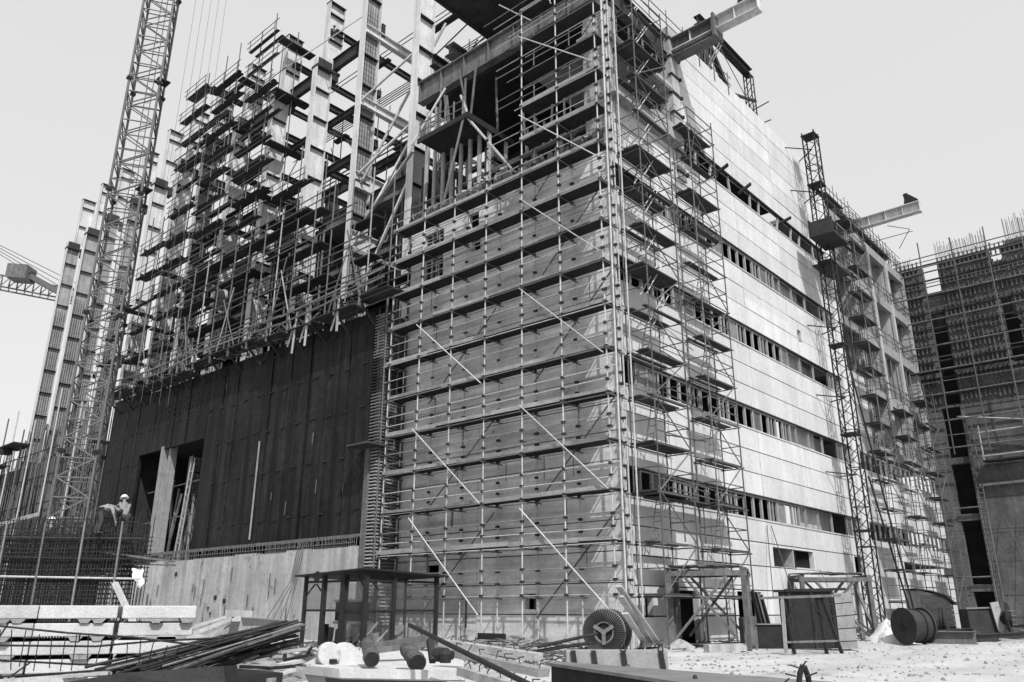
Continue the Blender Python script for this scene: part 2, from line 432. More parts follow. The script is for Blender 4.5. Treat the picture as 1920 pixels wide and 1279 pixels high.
for za, zb in ((30.4, 26.4), (25.5, 21.2), (20.7, 16.4), (15.9, 11.7), (10.2, 6.0), (5.6, 1.3)):
    MB().tube((-4.45, YO - .12, za), (.25, YO - .12, zb), .031).build('brace', M['tube'], fs)
    MB().tube((-4.4, YI - .1, zb - .2), (.1, YI - .1, za - .1), .034).build('brace', M['tubed'], fs)
for za, zb in ((15.8, 11.65), (10.15, 6.0), (5.7, 1.2)):
    MB().tube((-11.7, YO - .12, za), (-6.85, YO - .12, zb), .031).build('brace', M['tube'], fs)
    MB().tube((-11.7, YI - .1, zb + 0), (-6.9, YI - .1, za), .034).build('brace', M['tubed'], fs)
for a, b in (((-6.1, -1.2, 33.6), (-3.6, -1.3, 31.0)), ((-3.1, -1.2, 33.8), (-2.4, -1.2, 31.5)), ((-1.9, -1.2, 33.8), (-.4, -1.2, 31.8))):
    MB().tube(a, b, .035).build('brace', M['tube'], fs)
# stray ends: short tubes hanging below the decks
for i in range(16):
    x = rnd(-13, -.5); z = 2 * random.randint(2, 10)
    MB().tube((x, YI - .2, z - .1), (x, YI - .2, z - rnd(.7, 1.3)), .022).build('hanger', M['tubed'], fs)

# ================================================================== SCAFFOLD TOWERS ON THE SUNLIT SIDE
def tower(label, x0, x1, y0, y1, z0, z1, step=2.0, group='scaffold towers along the sunlit side', ladder=True):
    t = thing('scaffold_tower', label, 'scaffold', ((x0 + x1) / 2, (y0 + y1) / 2, z0), group)
    for x in (x0, x1):
        for y in (y0, y1):
            MB().tube((x, y, z0 - .1), (x + rnd(-.06, .06), y + rnd(-.06, .06), z1 + rnd(.9, 1.4)), .036).build('standard', M['tubed'], t)
    k = 0; z = z0 + step
    while z <= z1 + .01:
        d = MB(); n = 5; wd = (x1 - x0 - .1) / n
        for j in range(n):
            if random.random() < .2: continue
            xx = x0 + .05 + j * wd; d.box((xx, y0 - .12 - rnd(0, .15), z), (xx + wd - .02, y1 + .12 + rnd(0, .15), z + .05))
        d.build('deck', M['board'], t)
        for x in (x0, x1):
            MB().tube((x, y0 - .15, z - .05), (x, y1 + .15, z - .05), .03).build('ledger', M['tubed'], t)
        for y in (y0, y1):
            MB().tube((x0 - .1, y, z - .09), (x1 + .12, y, z - .09), .03).build('transom', M['tubed'], t)
        if k % 2 == 0: a, b = (x1, y0, z + .02), (x1, y1, z + step)
        else: a, b = (x1, y1, z + .02), (x1, y0, z + step)
        if z + step <= z1 + .01: MB().tube(a, b, .03).build('brace', M['tubed'], t)
        g = MB().tube((x1, y0, z + 1.0), (x1, y1, z + 1.0), .027).tube((x1, y0, z + .5), (x1, y1, z + .5), .027).tube((x0, y1, z + 1.0), (x1, y1, z + 1.0), .027).tube((x0, y0, z + 1.0), (x1, y0, z + 1.0), .027)
        g.build('guard_rail', M['tubed'], t)
        if ladder and z + step <= z1 and k % 2 == 1:
            l = MB(); ya, yb = y0 + .5, y0 + 1.4
            for dx in (.35, .7): l.tube((x0 + dx, ya, z), (x0 + dx, yb, z + step + .5), .025)
            for q in range(7): f = (q + .5) / 7; l.tube((x0 + .35, ya + (yb - ya) * f, z + (step + .5) * f), (x0 + .7, ya + (yb - ya) * f, z + (step + .5) * f), .018)
            l.build('ladder', M['tubed'], t)
        z += step; k += 1
    return t
t1 = tower('tallest scaffold tower, at the corner between shaded front and sunlit side', .3, 1.55, .35, 3.1, 0, 30)
for x, y in ((.12, -.05), (.55, -.9), (.2, .15), (.62, .1)): MB().tube((x, y, -.1), (x - .02, y, 32.5), .042).build('standard', M['tube'], t1)
for p in range(12):
    z = 6 + 2 * p
    MB().tube((.3, 3.1, z + .9), (.45, 6.6, z + rnd(.4, 1.2)), .03).build('tie', M['tubed'], t1)
for p in range(10):
    z = 13 + 1.9 * p; MB().tube((.7, 1.0, z), (1.1, 2.3, z + 2.1), .028).tube((1.05, 1.0, z), (1.4, 2.3, z + 2.1), .028).build('ladder', M['tube'], t1)
tower('second scaffold tower from the corner, standing alone on the sunlit wall', .35, 1.35, 5.6, 8.3, 0, 26)
tower('scaffold tower just beyond the lattice hoist mast, its foot behind the timber gantry', .35, 1.5, 30.4, 33.0, 0, 30)
tower('scaffold tower between the two others beyond the hoist mast', .35, 1.5, 36.6, 39.2, 0, 16)
tower('farthest scaffold tower, next to the dark concrete building', .35, 1.5, 43.0, 45.6, 0, 18)
# long scaffold platform run along the lowest storeys between the first two towers
lp = thing('scaffold_walkway', 'narrow plank walkway slung below the lowest window strip between the two near towers', 'walkway', (.9, 4.4, 5.9))
MB().box((.3, 2.9, 5.95), (1.0, 5.8, 6.0)).box((.3, 1.0, 5.85), (1.1, 3.0, 5.9)).build('deck', M['board'], lp)
MB().tube((1.05, .5, 6.9), (1.05, 8.3, 6.5), .03).tube((1.05, .5, 6.4), (1.05, 8.3, 6.1), .03).build('guard_rail', M['tubed'], lp)
for y in (3.4, 5.2): MB().tube((.8, y, 4.2), (.8, y, 6.0), .035).build('hanger', M['tubed'], lp)

# rail along the roof edge of the sunlit side
rf = thing('guard_rail', 'tube guard rail along the roof edge above the sunlit side', 'railing', (.1, 7, 33.7))
for z in (34.2, 34.75): MB().tube((.05, .6, z - .6), (.05, 14.5, z - .3), .03).build('rail', M['tubed'], rf)
for i in range(8): MB().tube((.05, .8 + i * 1.9, 33.0), (.05, .8 + i * 1.9, 34.7), .03).build('post', M['tubed'], rf)

# ================================================================== CRANE RUNWAY GIRDERS AND ROOF STEEL
def crane_girder(label, y, z0, z1, x0, x1, boxend):
    t = thing('crane_girder', label, 'steel girder', (x0, y, z0), 'plate girders cantilevered from the roof')
    h = z1 - z0
    MB().ibeam((x0, y, (z0 + z1) / 2), (x1, y, (z0 + z1) / 2), .62, h, .06, .04, stiff=1.25).build('beam', M['steel'], t)
    p = [(x1 - 1.15, y, z1), (x1 - .05, y, z1), (x1 - .08, y, z1 + .18), (x1 - .85, y, z1 + 1.0), (x1 - 1.12, y, z1 + .95), (x1 - 1.06, y, z1 + .5)]
    MB().prism([(a, y - .22, c) for a, b, c in p], (0, .44, 0)).build('end_stop', M['iron'], t)
    if boxend:
        MB().ibeam((x0, y, z1 - .68), (x0 + 2.9, y, z1 - .68), .75, 1.3, .06, .05).box((x0 + 2.85, y - .5, z0 - .5), (x0 + 3.0, y + .5, z1 + .12)).build('bracket_girder', M['rust'], t)
    return t
crane_girder('plate girder jutting over the roof edge near the corner, thick at its root', 7.0, 31.95, 32.8, -.05, 5.4, True)
crane_girder('plate girder jutting out beyond the hoist mast, with triangular end stop', 37.0, 31.9, 32.8, -.3, 5.05, False)
rt = thing('roof_trestle', 'dark steel trestle standing on the roof behind the near jutting girder', 'steel frame', (-1, 14, 33.6))
MB().ibeam((-1, 12.6, 38.6), (-1, 20.3, 38.6), .5, .65, .05, .04).build('beam', M['girder'], rt)
MB().bar((-1, 13.2, 33.3), (-1, 13.2, 38.3), .5, .45).bar((-1.1, 12.4, 33.3), (-1.1, 12.9, 38.3), .3, .3).build('post', M['girder'], rt)
MB().bar((-1, 13.3, 38.2), (-1, 17.6, 33.6), .3, .35).build('brace', M['girder'], rt)
MB().bar((-1, 17.2, 35.2), (-1, 20.9, 36.6), .16, .16).build('brace', M['girder'], rt)
for i in range(5): MB().tube((-1 + rnd(-.4, .4), 12 + rnd(0, 2.5), 33.5), (-.6 + rnd(-.4, .4), 12 + rnd(0, 3), 37.5), .05).build('scaffold_tube', M['tubed'], rt)
MB().tube((-.7, 14, 38.3), (-.7, 20, 34.6), .03).tube((-.9, 20, 35), (-.9, 17.5, 33.7), .03).build('tie_rod', M['tubed'], rt)
lat = MB(); lz = 33.5
for dx in (-.25, .25):
    for dy in (-.25, .25): lat.tube((-1 + dx, 20 + dy, 33.3), (-1 + dx, 20 + dy, 38.3), .05)
while lz < 38:
    lat.tube((-1.25, 19.75, lz), (-.75, 19.75, lz + .6), .03).tube((-.75, 19.75, lz), (-.75, 20.25, lz + .6), .03); lz += .6
lat.tube((-1.9, 20, 35.2), (.3, 20, 35.5), .04).tube((-1.9, 20, 34), (.3, 20, 34), .04).build('lattice_post', M['girder'], rt)
# roof slab of the hall seen from below
single('roof_slab', MB().box((-11.3, -1.6, 37.0), (-4.2, 15, 37.5)).box((-11.35, -1.65, 36.9), (-11.15, 15, 37.55)), M['form'], 'dark roof slab seen from below above the front scaffold', 'roof')
for i, (x, z, wd) in enumerate(((-12.7, 35.6, .8), (-14.3, 35.6, .5))):
    single('steel_beam', MB().ibeam((x, 1.2, z), (x, 15, z), wd, .8, .06, .05), M['rust'] if i == 0 else M['girder'],
           ('broad rusty roof beam running back beside the dark roof slab', 'slim dark roof beam nearest the tall column beside the block')[i], 'steel beam')
fp = MB()
for i in range(6): fp.tube((-14.2, 1.4 + i * 1.6, 36.05), (-11.2, 1.4 + i * 1.6, 36.9), .05)
single('roof_purlins', fp, M['girder'], 'short dark purlins between the roof beam and the dark roof slab', 'steel purlins')

# ================================================================== STEEL COLUMNS OF THE HALL
CX = [-17.0, -23.3, -29.5, -35.75, -41.9, -47.6, -52.7, -58.2, -64.0, -70.0, -75.4, -81.2]
def column(x, y, label, zstep, ztop, group, m='steel', z0=4.5, upper=True, light=False):
    t = thing('steel_column', label, 'steel column', (x, y + .7, z0), group)
    fl = .33
    MB().box((x - fl, y, z0), (x + fl, y + .05, zstep)).build('front_flange', M[m], t)
    MB().box((x - fl, y + 1.4, z0), (x + fl, y + 1.45, zstep)).build('rear_flange', M[m], t)
    MB().box((x - .02, y + .05, z0), (x + .02, y + 1.4, zstep)).build('web', (M['steel'] if light else M['web']) if m == 'steel' else M['girder'], t)
    s = MB(); z = z0 + 1.7
    while z < zstep - .5: s.box((x - fl + .02, y + .05, z), (x + fl - .02, y + 1.4, z + .06)); z += 2.7
    s.build('stiffeners', M['girder'], t)
    b = MB()                                                       # bars and battens fixed against the web
    zr = 27 if light else zstep - 9
    for j in range(5): b.tube((x + .16, y + .25 + j * .23, z0), (x + .16, y + .25 + j * .23, zr), .018, 4)
    z = z0 + .4
    while z < zr - .5: b.tube((x + .18, y + .15, z), (x + .18, y + 1.3, z), .014, 4); z += .45
    b.build('reinforcement', M['rebar'], t)
    if upper:
        MB().box((x - .5, y - .02, zstep - .9), (x + .5, y + 2.1, zstep - .65)).box((x - .36, y + .1, zstep - .65), (x + .36, y + 1.35, zstep - .0)).box((x - .45, y + 1.45, zstep - 1.5), (x + .45, y + 2.0, zstep - .9)).build('bracket', M['girder'], t)
        u = MB().box((x - .3, y + .75, zstep), (x + .3, y + .8, ztop)).box((x - .3, y + 2.25, zstep), (x + .3, y + 2.3, ztop))
        u.box((x - .02, y + .8, zstep), (x + .02, y + 2.25, ztop)); u.build('upper_shaft', M[m], t)
        c = MB().box((x - .34, y + .72, ztop), (x + .34, y + 2.33, ztop + .08)); zz = zstep + 2.4
        while zz < ztop: c.box((x - .28, y + .8, zz), (x + .28, y + 2.25, zz + .05)); zz += 2.6
        c.build('cap_plate', M['girder'], t)
    return t
def colname(i):
    if i == 0: return 'stepped steel column standing nearest the panel-clad block'
    if i == 11: return 'stepped steel column farthest left, last of the front row'
    return '%s stepped steel column of the front row counted from the panel-clad block' % ORD[i]
for i, x in enumerate(CX):
    column(x, 2.0, colname(i), 44.2 if i > 1 else 55, 50.3 if i > 1 else 60, 'steel columns of the front row', upper=i > 1, light=i in (0, 2, 3, 4, 6, 7))
for i in range(8):
    x = CX[i] + .3
    column(x, 16.0, '%s dark steel column of the rear row counted from the panel-clad block' % ORD[i].replace('nearest', 'first'), 42 + (i % 2) * 2, 48, 'steel columns of the rear row', m='rust', upper=False)
# girders along the front row
for z, h, x0, x1, lab in ((44.4, 1.2, -48.5, -23.0, 'deep dark crane girder along the tops of the scaffolded steel columns'),
                          (38.6, .5, -36, -23.0, 'dark girder one level below the deep crane girder along the front columns'),
                          (34.2, .6, -48.0, -23.0, 'dark girder along the front columns about mid-height'),
                          (29.6, .9, -53, -17.3, 'riveted deep girder crossing the front columns just above the plank runs'),
                          (25.2, .5, -70, -17.3, 'long dark girder crossing the columns above the black wall'),
                          (21.3, .6, -82, -17.3, 'lowest long girder across the columns, close over the black wall')):
    single('steel_girder', MB().ibeam((x0, 3.75, z), (x1, 3.75, z), .35, h, .05, .04, stiff=3), M['girder'], lab, 'steel girder', 'girders along the front columns')
for z, h, x0, x1, lab in ((43.6, 1.2, -60, -17, 'deep dark girder along the rear columns at crane level'), (36, .6, -55, -17, 'dark girder along the rear columns at half height'), (29.5, .9, -60, -17, 'dark girder along the rear columns above the floor decks')):
    single('steel_girder', MB().ibeam((x0, 15.7, z), (x1, 15.7, z), .4, h, .05, .04, stiff=3), M['girder'], lab, 'steel girder', 'girders along the rear columns')
# cross beams running back from the front row
lev = ((43.6, 'top'), (37.1, 'second'), (30.5, 'third'), (25.8, 'lowest'))
for z, nm in lev:
    single('cross_beam', MB().ibeam((CX[1] + .2, 2.1, z), (CX[1] + .2, 15.8, z), .45, .75 if nm in ('top', 'second') else 1.3, .06, .04), M['steel'],
           '%s of four pale cross beams running back from the second front column' % nm, 'steel beam', 'cross beams of the hall')
for i in (2, 3, 4, 5):
    for z, nm in ((47.6, 'uppermost'), (40.2, 'upper'), (34.4, 'middle'), (28.4, 'lower')):
        single('cross_beam', MB().ibeam((CX[i] + .2, 3.5, z), (CX[i] + .2, 15.8, z), .35, .55, .05, .04), M['girder'],
               '%s dark cross beam running back from the %s front column' % (nm, ORD[i]), 'steel beam', 'cross beams of the hall')
for n, (a, b, r, nm) in enumerate((((-23.0, 2.6, 30.4), (-18.9, 6.5, 44.5), .16, 'steep diagonal brace rising right from the second front column to the roof'),
        ((-23.0, 2.4, 25.6), (-17.2, 4.4, 36.5), .15, 'diagonal brace from the second front column crossing the third pale cross beam'),
        ((-22.8, 2.4, 20.5), (-17.2, 2.6, 29.5), .15, 'lowest diagonal brace between the first two front columns, rising right'),
        ((-22.8, 2.3, 26.2), (-14.6, .2, 28.4), .17, 'pale strut running from the second front column to the block at its scaffold top'),
        ((-23.0, 2.3, 31.0), (-17.3, 2.2, 32.6), .14, 'pale strut between the first two front columns beneath the formwork'),
        ((-23.2, 2.2, 37.2), (-17.3, 2.2, 38.4), .13, 'pale strut high between the first two front columns'),
        ((-22.9, 2.3, 25.0), (-15.6, .5, 20.8), .2, 'pale strut descending right from the second front column to the front scaffold'),
        ((-23.5, 2.0, 44.9), (-34.5, 2.0, 45.6), .06, 'thin guy rod rising from the scaffolded columns to the second front column'))):
    single('steel_brace', MB().bar(a, b, r, r), M['steel'] if n % 3 else M['rough'], nm, 'steel brace', 'bracing of the hall')

# ================================================================== SCAFFOLDS AROUND THE COLUMNS
def colscaf(i, z0, z1, step):
    x = CX[i]; y0, y1 = 1.0, 4.9; w_ = 2.0
    t = thing('column_scaffold', 'plank and tube scaffold wrapped round the %s front steel column' % ORD[i], 'scaffold', (x, 2.4, z0), 'scaffolds round the front columns')
    for sx in (-1.5, 0.9):
        for y in (y0 + .1, y1 - 1.6): MB().tube((x + sx, y, z0), (x + sx + rnd(-.1, .1), y, z1 + rnd(.5, 1.8)), .05).build('standard', M['tubed'], t)
    z = z0 + 1; k = 0
    while z < z1 + .2:
        a = x - 2.3 - rnd(0, 1.0); b = x + 1.7 + rnd(-.3, 1.0); d = MB(); yo = rnd(-.15, .15)
        for j in range(2 if k % 3 else 3):
            if random.random() < .12: continue
            d.box((a + rnd(-.2, .2), y0 - .35 + j * .34, z + rnd(0, .05)), (b + rnd(-.3, .3), y0 - .04 + j * .34, z + .07 + rnd(0, .05)))
        if k % 2: d.box((x + .5, y0 + .4, z), (x + 1.5, y1, z + .08))
        d.build('platform', M['form'], t)
        g = MB()
        for dz in (.5, 1.05): g.tube((a - .3, y0 - .38, z + dz), (b + rnd(-.5, .6), y0 - .38, z + dz), .035)
        for q in range(3): px = a + .2 + (b - a - .4) * q / 2; g.tube((px, y0 - .38, z - .2), (px, y0 - .38, z + 1.15), .035)
        g.build('guard_rail', M['tubed'], t)
        z += step * rnd(.9, 1.1); k += 1
for i in (3, 4, 5): colscaf(i, 24 + (i % 2), 49.6, 2.5)
ls = thing('scaffold_run', 'long ledgers and planks linking the three scaffolded steel columns', 'scaffold', (-42, 1, 24))
z = 26.0
while z < 47:
    MB().tube((-51, .75, z), (-33.5 + rnd(0, 3), .75, z + rnd(-.1, .1)), .04).build('ledger', M['tubed'], ls)
    for q in range(2):
        x = rnd(-50, -37); MB().box((x, 1.0 + q * 1.2, z + .5), (x + rnd(2.5, 5), 1.5 + q * 1.2, z + .58)).build('plank', M['form'], ls)
    z += rnd(1.2, 2.0)
clt = thing('scaffold', 'dense plank scaffold deep inside the steel hall behind the front columns', 'scaffold', (-34, 9, 24))
for k in range(13):
    z = 25.5 + k * 1.75; x1 = -17.5; x = -50 + k * 1.4; y = 8 + (k % 3) * 1.3
    while x < x1:
        xe = x + rnd(1.8, 4.6)
        if random.random() < .34: MB().box((x, y, z + .2 + rnd(-.15, .15)), (xe - .2, y + rnd(.3, .6), z + .4)).build('plank', M['form'], clt)
        x = xe
    for dz in (.6, 1.1): MB().tube((-52 + k * 1.2, y - .1, z + dz), (-18, y - .1, z + dz), .045).build('ledger', M['tubed'], clt)
for i in range(22):
    x = -53 + i * 1.62; MB().tube((x, 8 + (i % 3) * 1.3, 24), (x + rnd(-.2, .2), 8 + (i % 3) * 1.3, 38 + rnd(0, 9)), .05).build('standard', M['tubed'], clt)
for i in range(14):
    x = -50 + i * 2.3; z = rnd(26, 40); MB().tube((x, 8, z), (x + rnd(1.5, 3) * random.choice((-1, 1)), 8.2, z + rnd(3, 5)), .05).build('brace', M['tubed'], clt)
colscaf(6, 22, 36, 2.6); colscaf(2, 20, 34, 2.6); colscaf(7, 20, 30, 2.6)
# long plank runs in front of the columns, above the dark wall
pr = thing('scaffold_run', 'long multi-level tube scaffold in front of the steel columns above the black wall', 'scaffold', (-33, .4, 17.6))
for k, z in enumerate((19.9, 22.3, 24.9, 27.6)):
    x0 = -50 + k * 2.5; x1 = -15.5 - k * 2.2
    d = MB(); x = x0
    while x < x1:
        xe = x + rnd(2.2, 4.2)
        if random.random() > .2:
            d = MB()
            for j in range(3): d.box((x, -.1 + j * .305, z + rnd(-.03, .03)), (xe - .04, .2 + j * .305, z + .08))
            d.build('deck', M['form'], pr)
        x = xe
    for dz in (.55, 1.1): MB().tube((x0, -.15, z + dz), (x1, -.15, z + dz), .045).build('ledger', M['tubed'], pr)
    MB().tube((x0 - 1, 1.0, z - .1), (x1 + 1, 1.0, z - .1), .05).build('ledger', M['tubed'], pr)
for i in range(17):
    x = -49.5 + i * 2.1
    MB().tube((x, -.12, 17.5), (x + .1, -.12, 29 - abs(i - 8) * .25 + rnd(-1, 1.5)), .05).build('standard', M['rough'] if i % 5 == 0 else M['tubed'], pr)
for i in range(9):
    x = -47 + i * 3.6; MB().tube((x, -.2, 18 + rnd(0, 1)), (x + rnd(1.8, 3) * (1 if i % 2 else -1), -.2, 23 + rnd(0, 2)), .045).build('brace', M['tubed'] if i % 3 else M['rough'], pr)
# unfinished floors and formwork behind the columns: closes the lower hall
hb = thing('hall_floors', 'dark unfinished hall floors and formwork standing behind the steel columns', 'building', (-45, 9, 0))
MB().box((-82, 13.0, 0), (-15, 13.4, 24.5)).build('rear_wall', M['form'], hb)
MB().box((-60, 5.6, 17), (-16, 6.0, 23.5)).build('formwork_wall', M['form'], hb)
for z in (17.3, 21.0, 24.5, 28.6): MB().box((-58 + (z - 17) * .7, 3.4, z), (-15, 14 if z < 25 else 9, z + .35)).build('floor_slab', M['darkc'], hb)
jb = MB()
for i in range(150):
    x = rnd(-56, -16); y = rnd(2.6, 9); z = random.choice((17.6, 21.35, 24.85, 28.95)); a = rnd(0, 3.1); L = rnd(.8, 2.6)
    jb.bar((x, y, z + rnd(.05, 1.8)), (x + L * math.cos(a), y + L * math.sin(a) * .5, z + rnd(.05, 1.8)), rnd(.06, .3), rnd(.05, .12))
o = jb.build('stored_timber', M['timber'], hb); tag(o, None, None, kind='stuff')
for i in range(26):
    x = -55 + i * 1.5; MB().tube((x, 3.2 + (i % 3), 17.6), (x, 3.2 + (i % 3), 28.5), .08).build('prop', M['rust'], hb)
rb = MB()
for i in range(150): x = -56 + i * .27; h = 20 + 5 * math.sin(i * .21) + rnd(0, 2); rb.tube((x, 4.6, 17.6), (x + rnd(-.1, .1), 4.6, h + 2), .025, 4)
for z in (18.5, 19.6, 20.7, 21.8): rb.tube((-56, 4.55, z), (-16, 4.55, z), .025, 4)
o = rb.build('starter_bars', M['rebarl'], hb); tag(o, None, None, kind='stuff')

# ================================================================== BLACK STEEL-LINED WALL ON ITS CONCRETE BASE
dw = thing('steel_lined_wall', 'long black steel-lined wall with a tall opening above a pale concrete base', 'wall', (-32, -1.5, 0))
YW = -1.5
xs = [-49.3, -46.3, -43.2, -33.2, -27.2, -21.0, -15.2]
hole = [(-43.2, -33.2, 5.0, 12.6)]
for i in range(6):
    mb = MB(); off = rnd(0, .04)
    top = 17.4 if i > 1 else 17.8
    cells(xs[i] + .012, xs[i + 1] - .012, 5.15, top, hole, lambda a, b, c, d: mb.box((a, YW - off, c), (b, YW + .25, d)))
    mb.build('lining_panel', M['liner'], dw)
lug = MB(); seam = MB()
for z in (6.4, 9.3, 11.9, 14.4, 16.7):
    x = -48.5
    while x < -15.5:
        if not (-43.5 < x < -32.9 and z < 13): lug.box((x, YW - .09, z + .05 * math.sin(x * 3)), (x + .42, YW - .03, z + .07 + .05 * math.sin(x * 3)))
        x += 1.55
lug.build('anchor_lugs', M['iron'], dw)
for x in (-44.2, -41.3, -38.2, -36.0, -31.2, -29.4, -25.3, -23.1, -21.05, -19.0, -17.2):
    lo = 12.7 if -43.2 < x < -33.2 else 5.2
    seam.bar((x, YW - .05, lo), (x, YW - .05, 17.3), .07, .05)
seam.build('seam_strips', M['liner'], dw)
per = MB()
for a, b in ((-41.0, -37.6), (-36.9, -33.6)):
    for i in range(9):
        for j in range(4): per.tube((a + (b - a) * i / 8, YW - .06, 14.6 + j * .42 + (i % 2) * .2), (a + (b - a) * i / 8, YW - .01, 14.6 + j * .42 + (i % 2) * .2), .09, 8)
per.build('perforation', M['iron'], dw)
MB().bar((-25.9, YW - .09, 5.4), (-25.9, YW - .09, 11.4), .09, .06).build('pale_strip', M['rough'], dw)
for x, z in ((-30.9, 15.6), (-19.5, 7.6), (-20.2, 10.5), (-22.4, 6.6), (-24.0, 7.6), (-17.0, 7.4)):
    MB().bar((x, YW - .075, z), (x + .04, YW - .075, z + rnd(.4, 1.1)), .04, .03).build('chalk_mark', M['rust'], dw)
MB().box((-49.4, YW - .14, 5.0), (-15.2, YW + .3, 5.14)).build('bottom_rail', M['rust'], dw)
MB().box((-49.0, YW + .9, 0), (-15.25, YW + 1.3, 4.55)).build('base_core', M['slab'], dw)
bs_ = MB(); x = -46.2
while x < -15.4:
    xe = min(x + rnd(2.2, 3.4), -15.3); bs_.box((x + .008, YW - .25 + rnd(-.03, .03), -.1), (xe - .008, YW + .85, 4.5 + rnd(-.06, .06))); x = xe
cbase = bs_.build('concrete_base', M['base'], dw)
bo = MB()
for x, z in ((-18.4, 3.1), (-34.2, 3.6), (-28.8, 2.1), (-27.7, 1.9)): bo.lathe((x, YW - .31, z), (0, 1, 0), [(0, .26 if x > -19 else .14), (.08, .26 if x > -19 else .14)], 12)
bo.build('drain_holes', M['iron'], cbase)
sc = MB()
for i in range(26):
    x = rnd(-43, -16); z = rnd(.6, 3.4); sc.bar((x, YW - .29, z), (x, YW - .29, z + rnd(.4, 1.1)), .07, .03)
sc.build('form_tie_slots', M['darkc'], cbase)
cb = MB(); x = -44.5
while x < -15.3: cb.tube((x, YW - .22, 4.45), (x + rnd(-.04, .04), YW - .22 + rnd(-.1, .05), 5.1 + rnd(-.1, .05)), .025, 4); x += .16 if x > -24 else .3
for z in (4.7, 4.95): cb.tube((-44, YW - .26, z), (-15.4, YW - .26, z), .022, 4)
o = cb.build('dowel_bars', M['rebarl'], dw); tag(o, None, None, kind='stuff')
# inside the opening
MB().bar((-39.3, YW + .25, 4.9), (-39.3, YW + .25, 12.8), .42, .6, (0, 1, 0)).bar((-38.6, YW + .45, 4.9), (-38.6, YW + .45, 12.8), .3, .5, (0, 1, 0)).build('opening_pillar', M['grey'], dw)
MB().box((-44, 3.5, 4.4), (-32, 3.9, 13)).box((-44, YW + .3, 12.9), (-32.5, 3.9, 13.1)).box((-44.2, YW + .3, 4.4), (-43.9, 3.8, 13)).box((-33.1, YW + .3, 4.4), (-32.9, 3.8, 13)).build('shaft_wall', M['form'], dw)
for i in range(24):
    a = (rnd(-43, -33.8), rnd(-.6, 2.4), 4.7); b = (a[0] + rnd(-1.4, 1.4), a[1], rnd(7.2, 11.5))
    MB().bar(a, b, .13, .1).build('shaft_prop', M['timber'] if i % 2 else M['grey'], dw)
ld = MB()
for dx in (0, .5): ld.tube((-36.6 + dx, -.9, 4.8), (-35.9 + dx, -.9, 11.6), .05)
for i in range(11): f = i / 11; ld.tube((-36.6 + .7 * f, -.9, 5.2 + 6 * f), (-36.1 + .7 * f, -.9, 5.2 + 6 * f), .035)
ld.build('ladder', M['rough'], dw)
for z in (7.5, 9.8): MB().tube((-43, -.5, z), (-33.4, -.5, z + .3), .05).build('shaft_ledger', M['rust'], dw)
# rebar end of the wall
re_ = thing('rebar_wall_end', 'unpoured wall end of stacked rebar between the black wall and the front scaffold', 'reinforcement', (-14.8, -.8, 0))
MB().box((-15.15, YW + .35, 0), (-14.45, 1.4, 17.2)).build('core', M['darkc'], re_)
MB().box((-15.2, YW - .1, 0), (-14.85, YW + .05, 9.8)).build('side_board', M['rust'], re_)
hz = []
for i in range(96):
    z = .35 + i * .176
    mb = MB().tube((-14.35 + rnd(-.03, .03), YW + .1 + rnd(-.05, .1), z), (-14.35, 1.0, z + rnd(-.03, .03)), .04 if z > 12 else .058, 5).tube((-15.1, YW + .02, z), (-14.3, YW + .02, z), .045, 5)
    mb.build('bar', M['rough'] if z < 9.5 else (M['rebarl'] if z < 12.5 or z > 14.5 else M['rebar']), re_)
for y in (-1.35, -.9, -.4, .2, .8): MB().tube((-14.28, y, 0), (-14.3, y, 17.9 + rnd(0, .5)), .045, 5).build('upright_bar', M['rebarl'], re_)
MB().box((-14.4, .95, 0), (-14.25, 1.3, 15)).build('side_board', M['rough'], re_)
MB().box((-15.6, -2.6, 9.55), (-13.8, -1.2, 9.65)).bar((-15.5, -1.6, 8.3), (-15.5, -2.5, 9.5), .08, .08).build('bracket_platform', M['board'], re_)
# walkway along the top of the black wall
wk = thing('walkway', 'plank walkway with timber guard rail along the top of the black wall', 'walkway', (-32, -2, 17.5))
x = -49
while x < -15:
    xe = x + rnd(2.5, 4.2); z = 17.7 + .25 * math.sin(x * .35)
    d = MB()
    for j in range(3): d.box((x, -2.75 + j * .42, z + rnd(0, .06)), (xe - .03, -2.37 + j * .42, z + .09 + rnd(0, .04)))
    d.build('deck', M['form'], wk); x = xe
for i in range(15):
    x = -48 + i * 2.35
    MB().bar((x, -2.7, 17.4), (x + rnd(-.15, .15), -2.7, 18.95), .1, .1).build('rail_post', M['timber'], wk)
    MB().bar((x, -2.7, 17.65), (x, -1.5, 16.6), .1, .12).build('bracket', M['form'], wk)
for z in (18.35, 18.85):
    for x in range(-48, -16, 5): MB().bar((x, -2.74, z + .2 * math.sin(x * .35)), (x + 5, -2.74, z + .2 * math.sin(x * .35 + 1.7) + rnd(-.1, .1)), .05, .12).build('hand_rail', M['timber'], wk)
dj = MB()
for i in range(120):
    x = rnd(-48, -15.5); dj.bar((x, -2.3 + rnd(-.4, .9), 17.5 + rnd(-.1, .8)), (x + rnd(-1.2, 1.2), -2.0 + rnd(-.6, .8), 17.6 + rnd(-.35, 1.3)), rnd(.04, .2), rnd(.04, .1))
o = dj.build('loose_boards', M['board'], wk); tag(o, None, None, kind='stuff')
for i, x in enumerate((-17.2, -20.3, -21.6)): MB().bar((x, -2.6, 16.4 - i * .2), (x + .1 * i, -2.6, 18.6), .11, .08).bar((x - .7, -2.5, 16.6), (x + .0, -2.6, 17.8), .08, .06).build('hanging_board', M['pale'], wk)
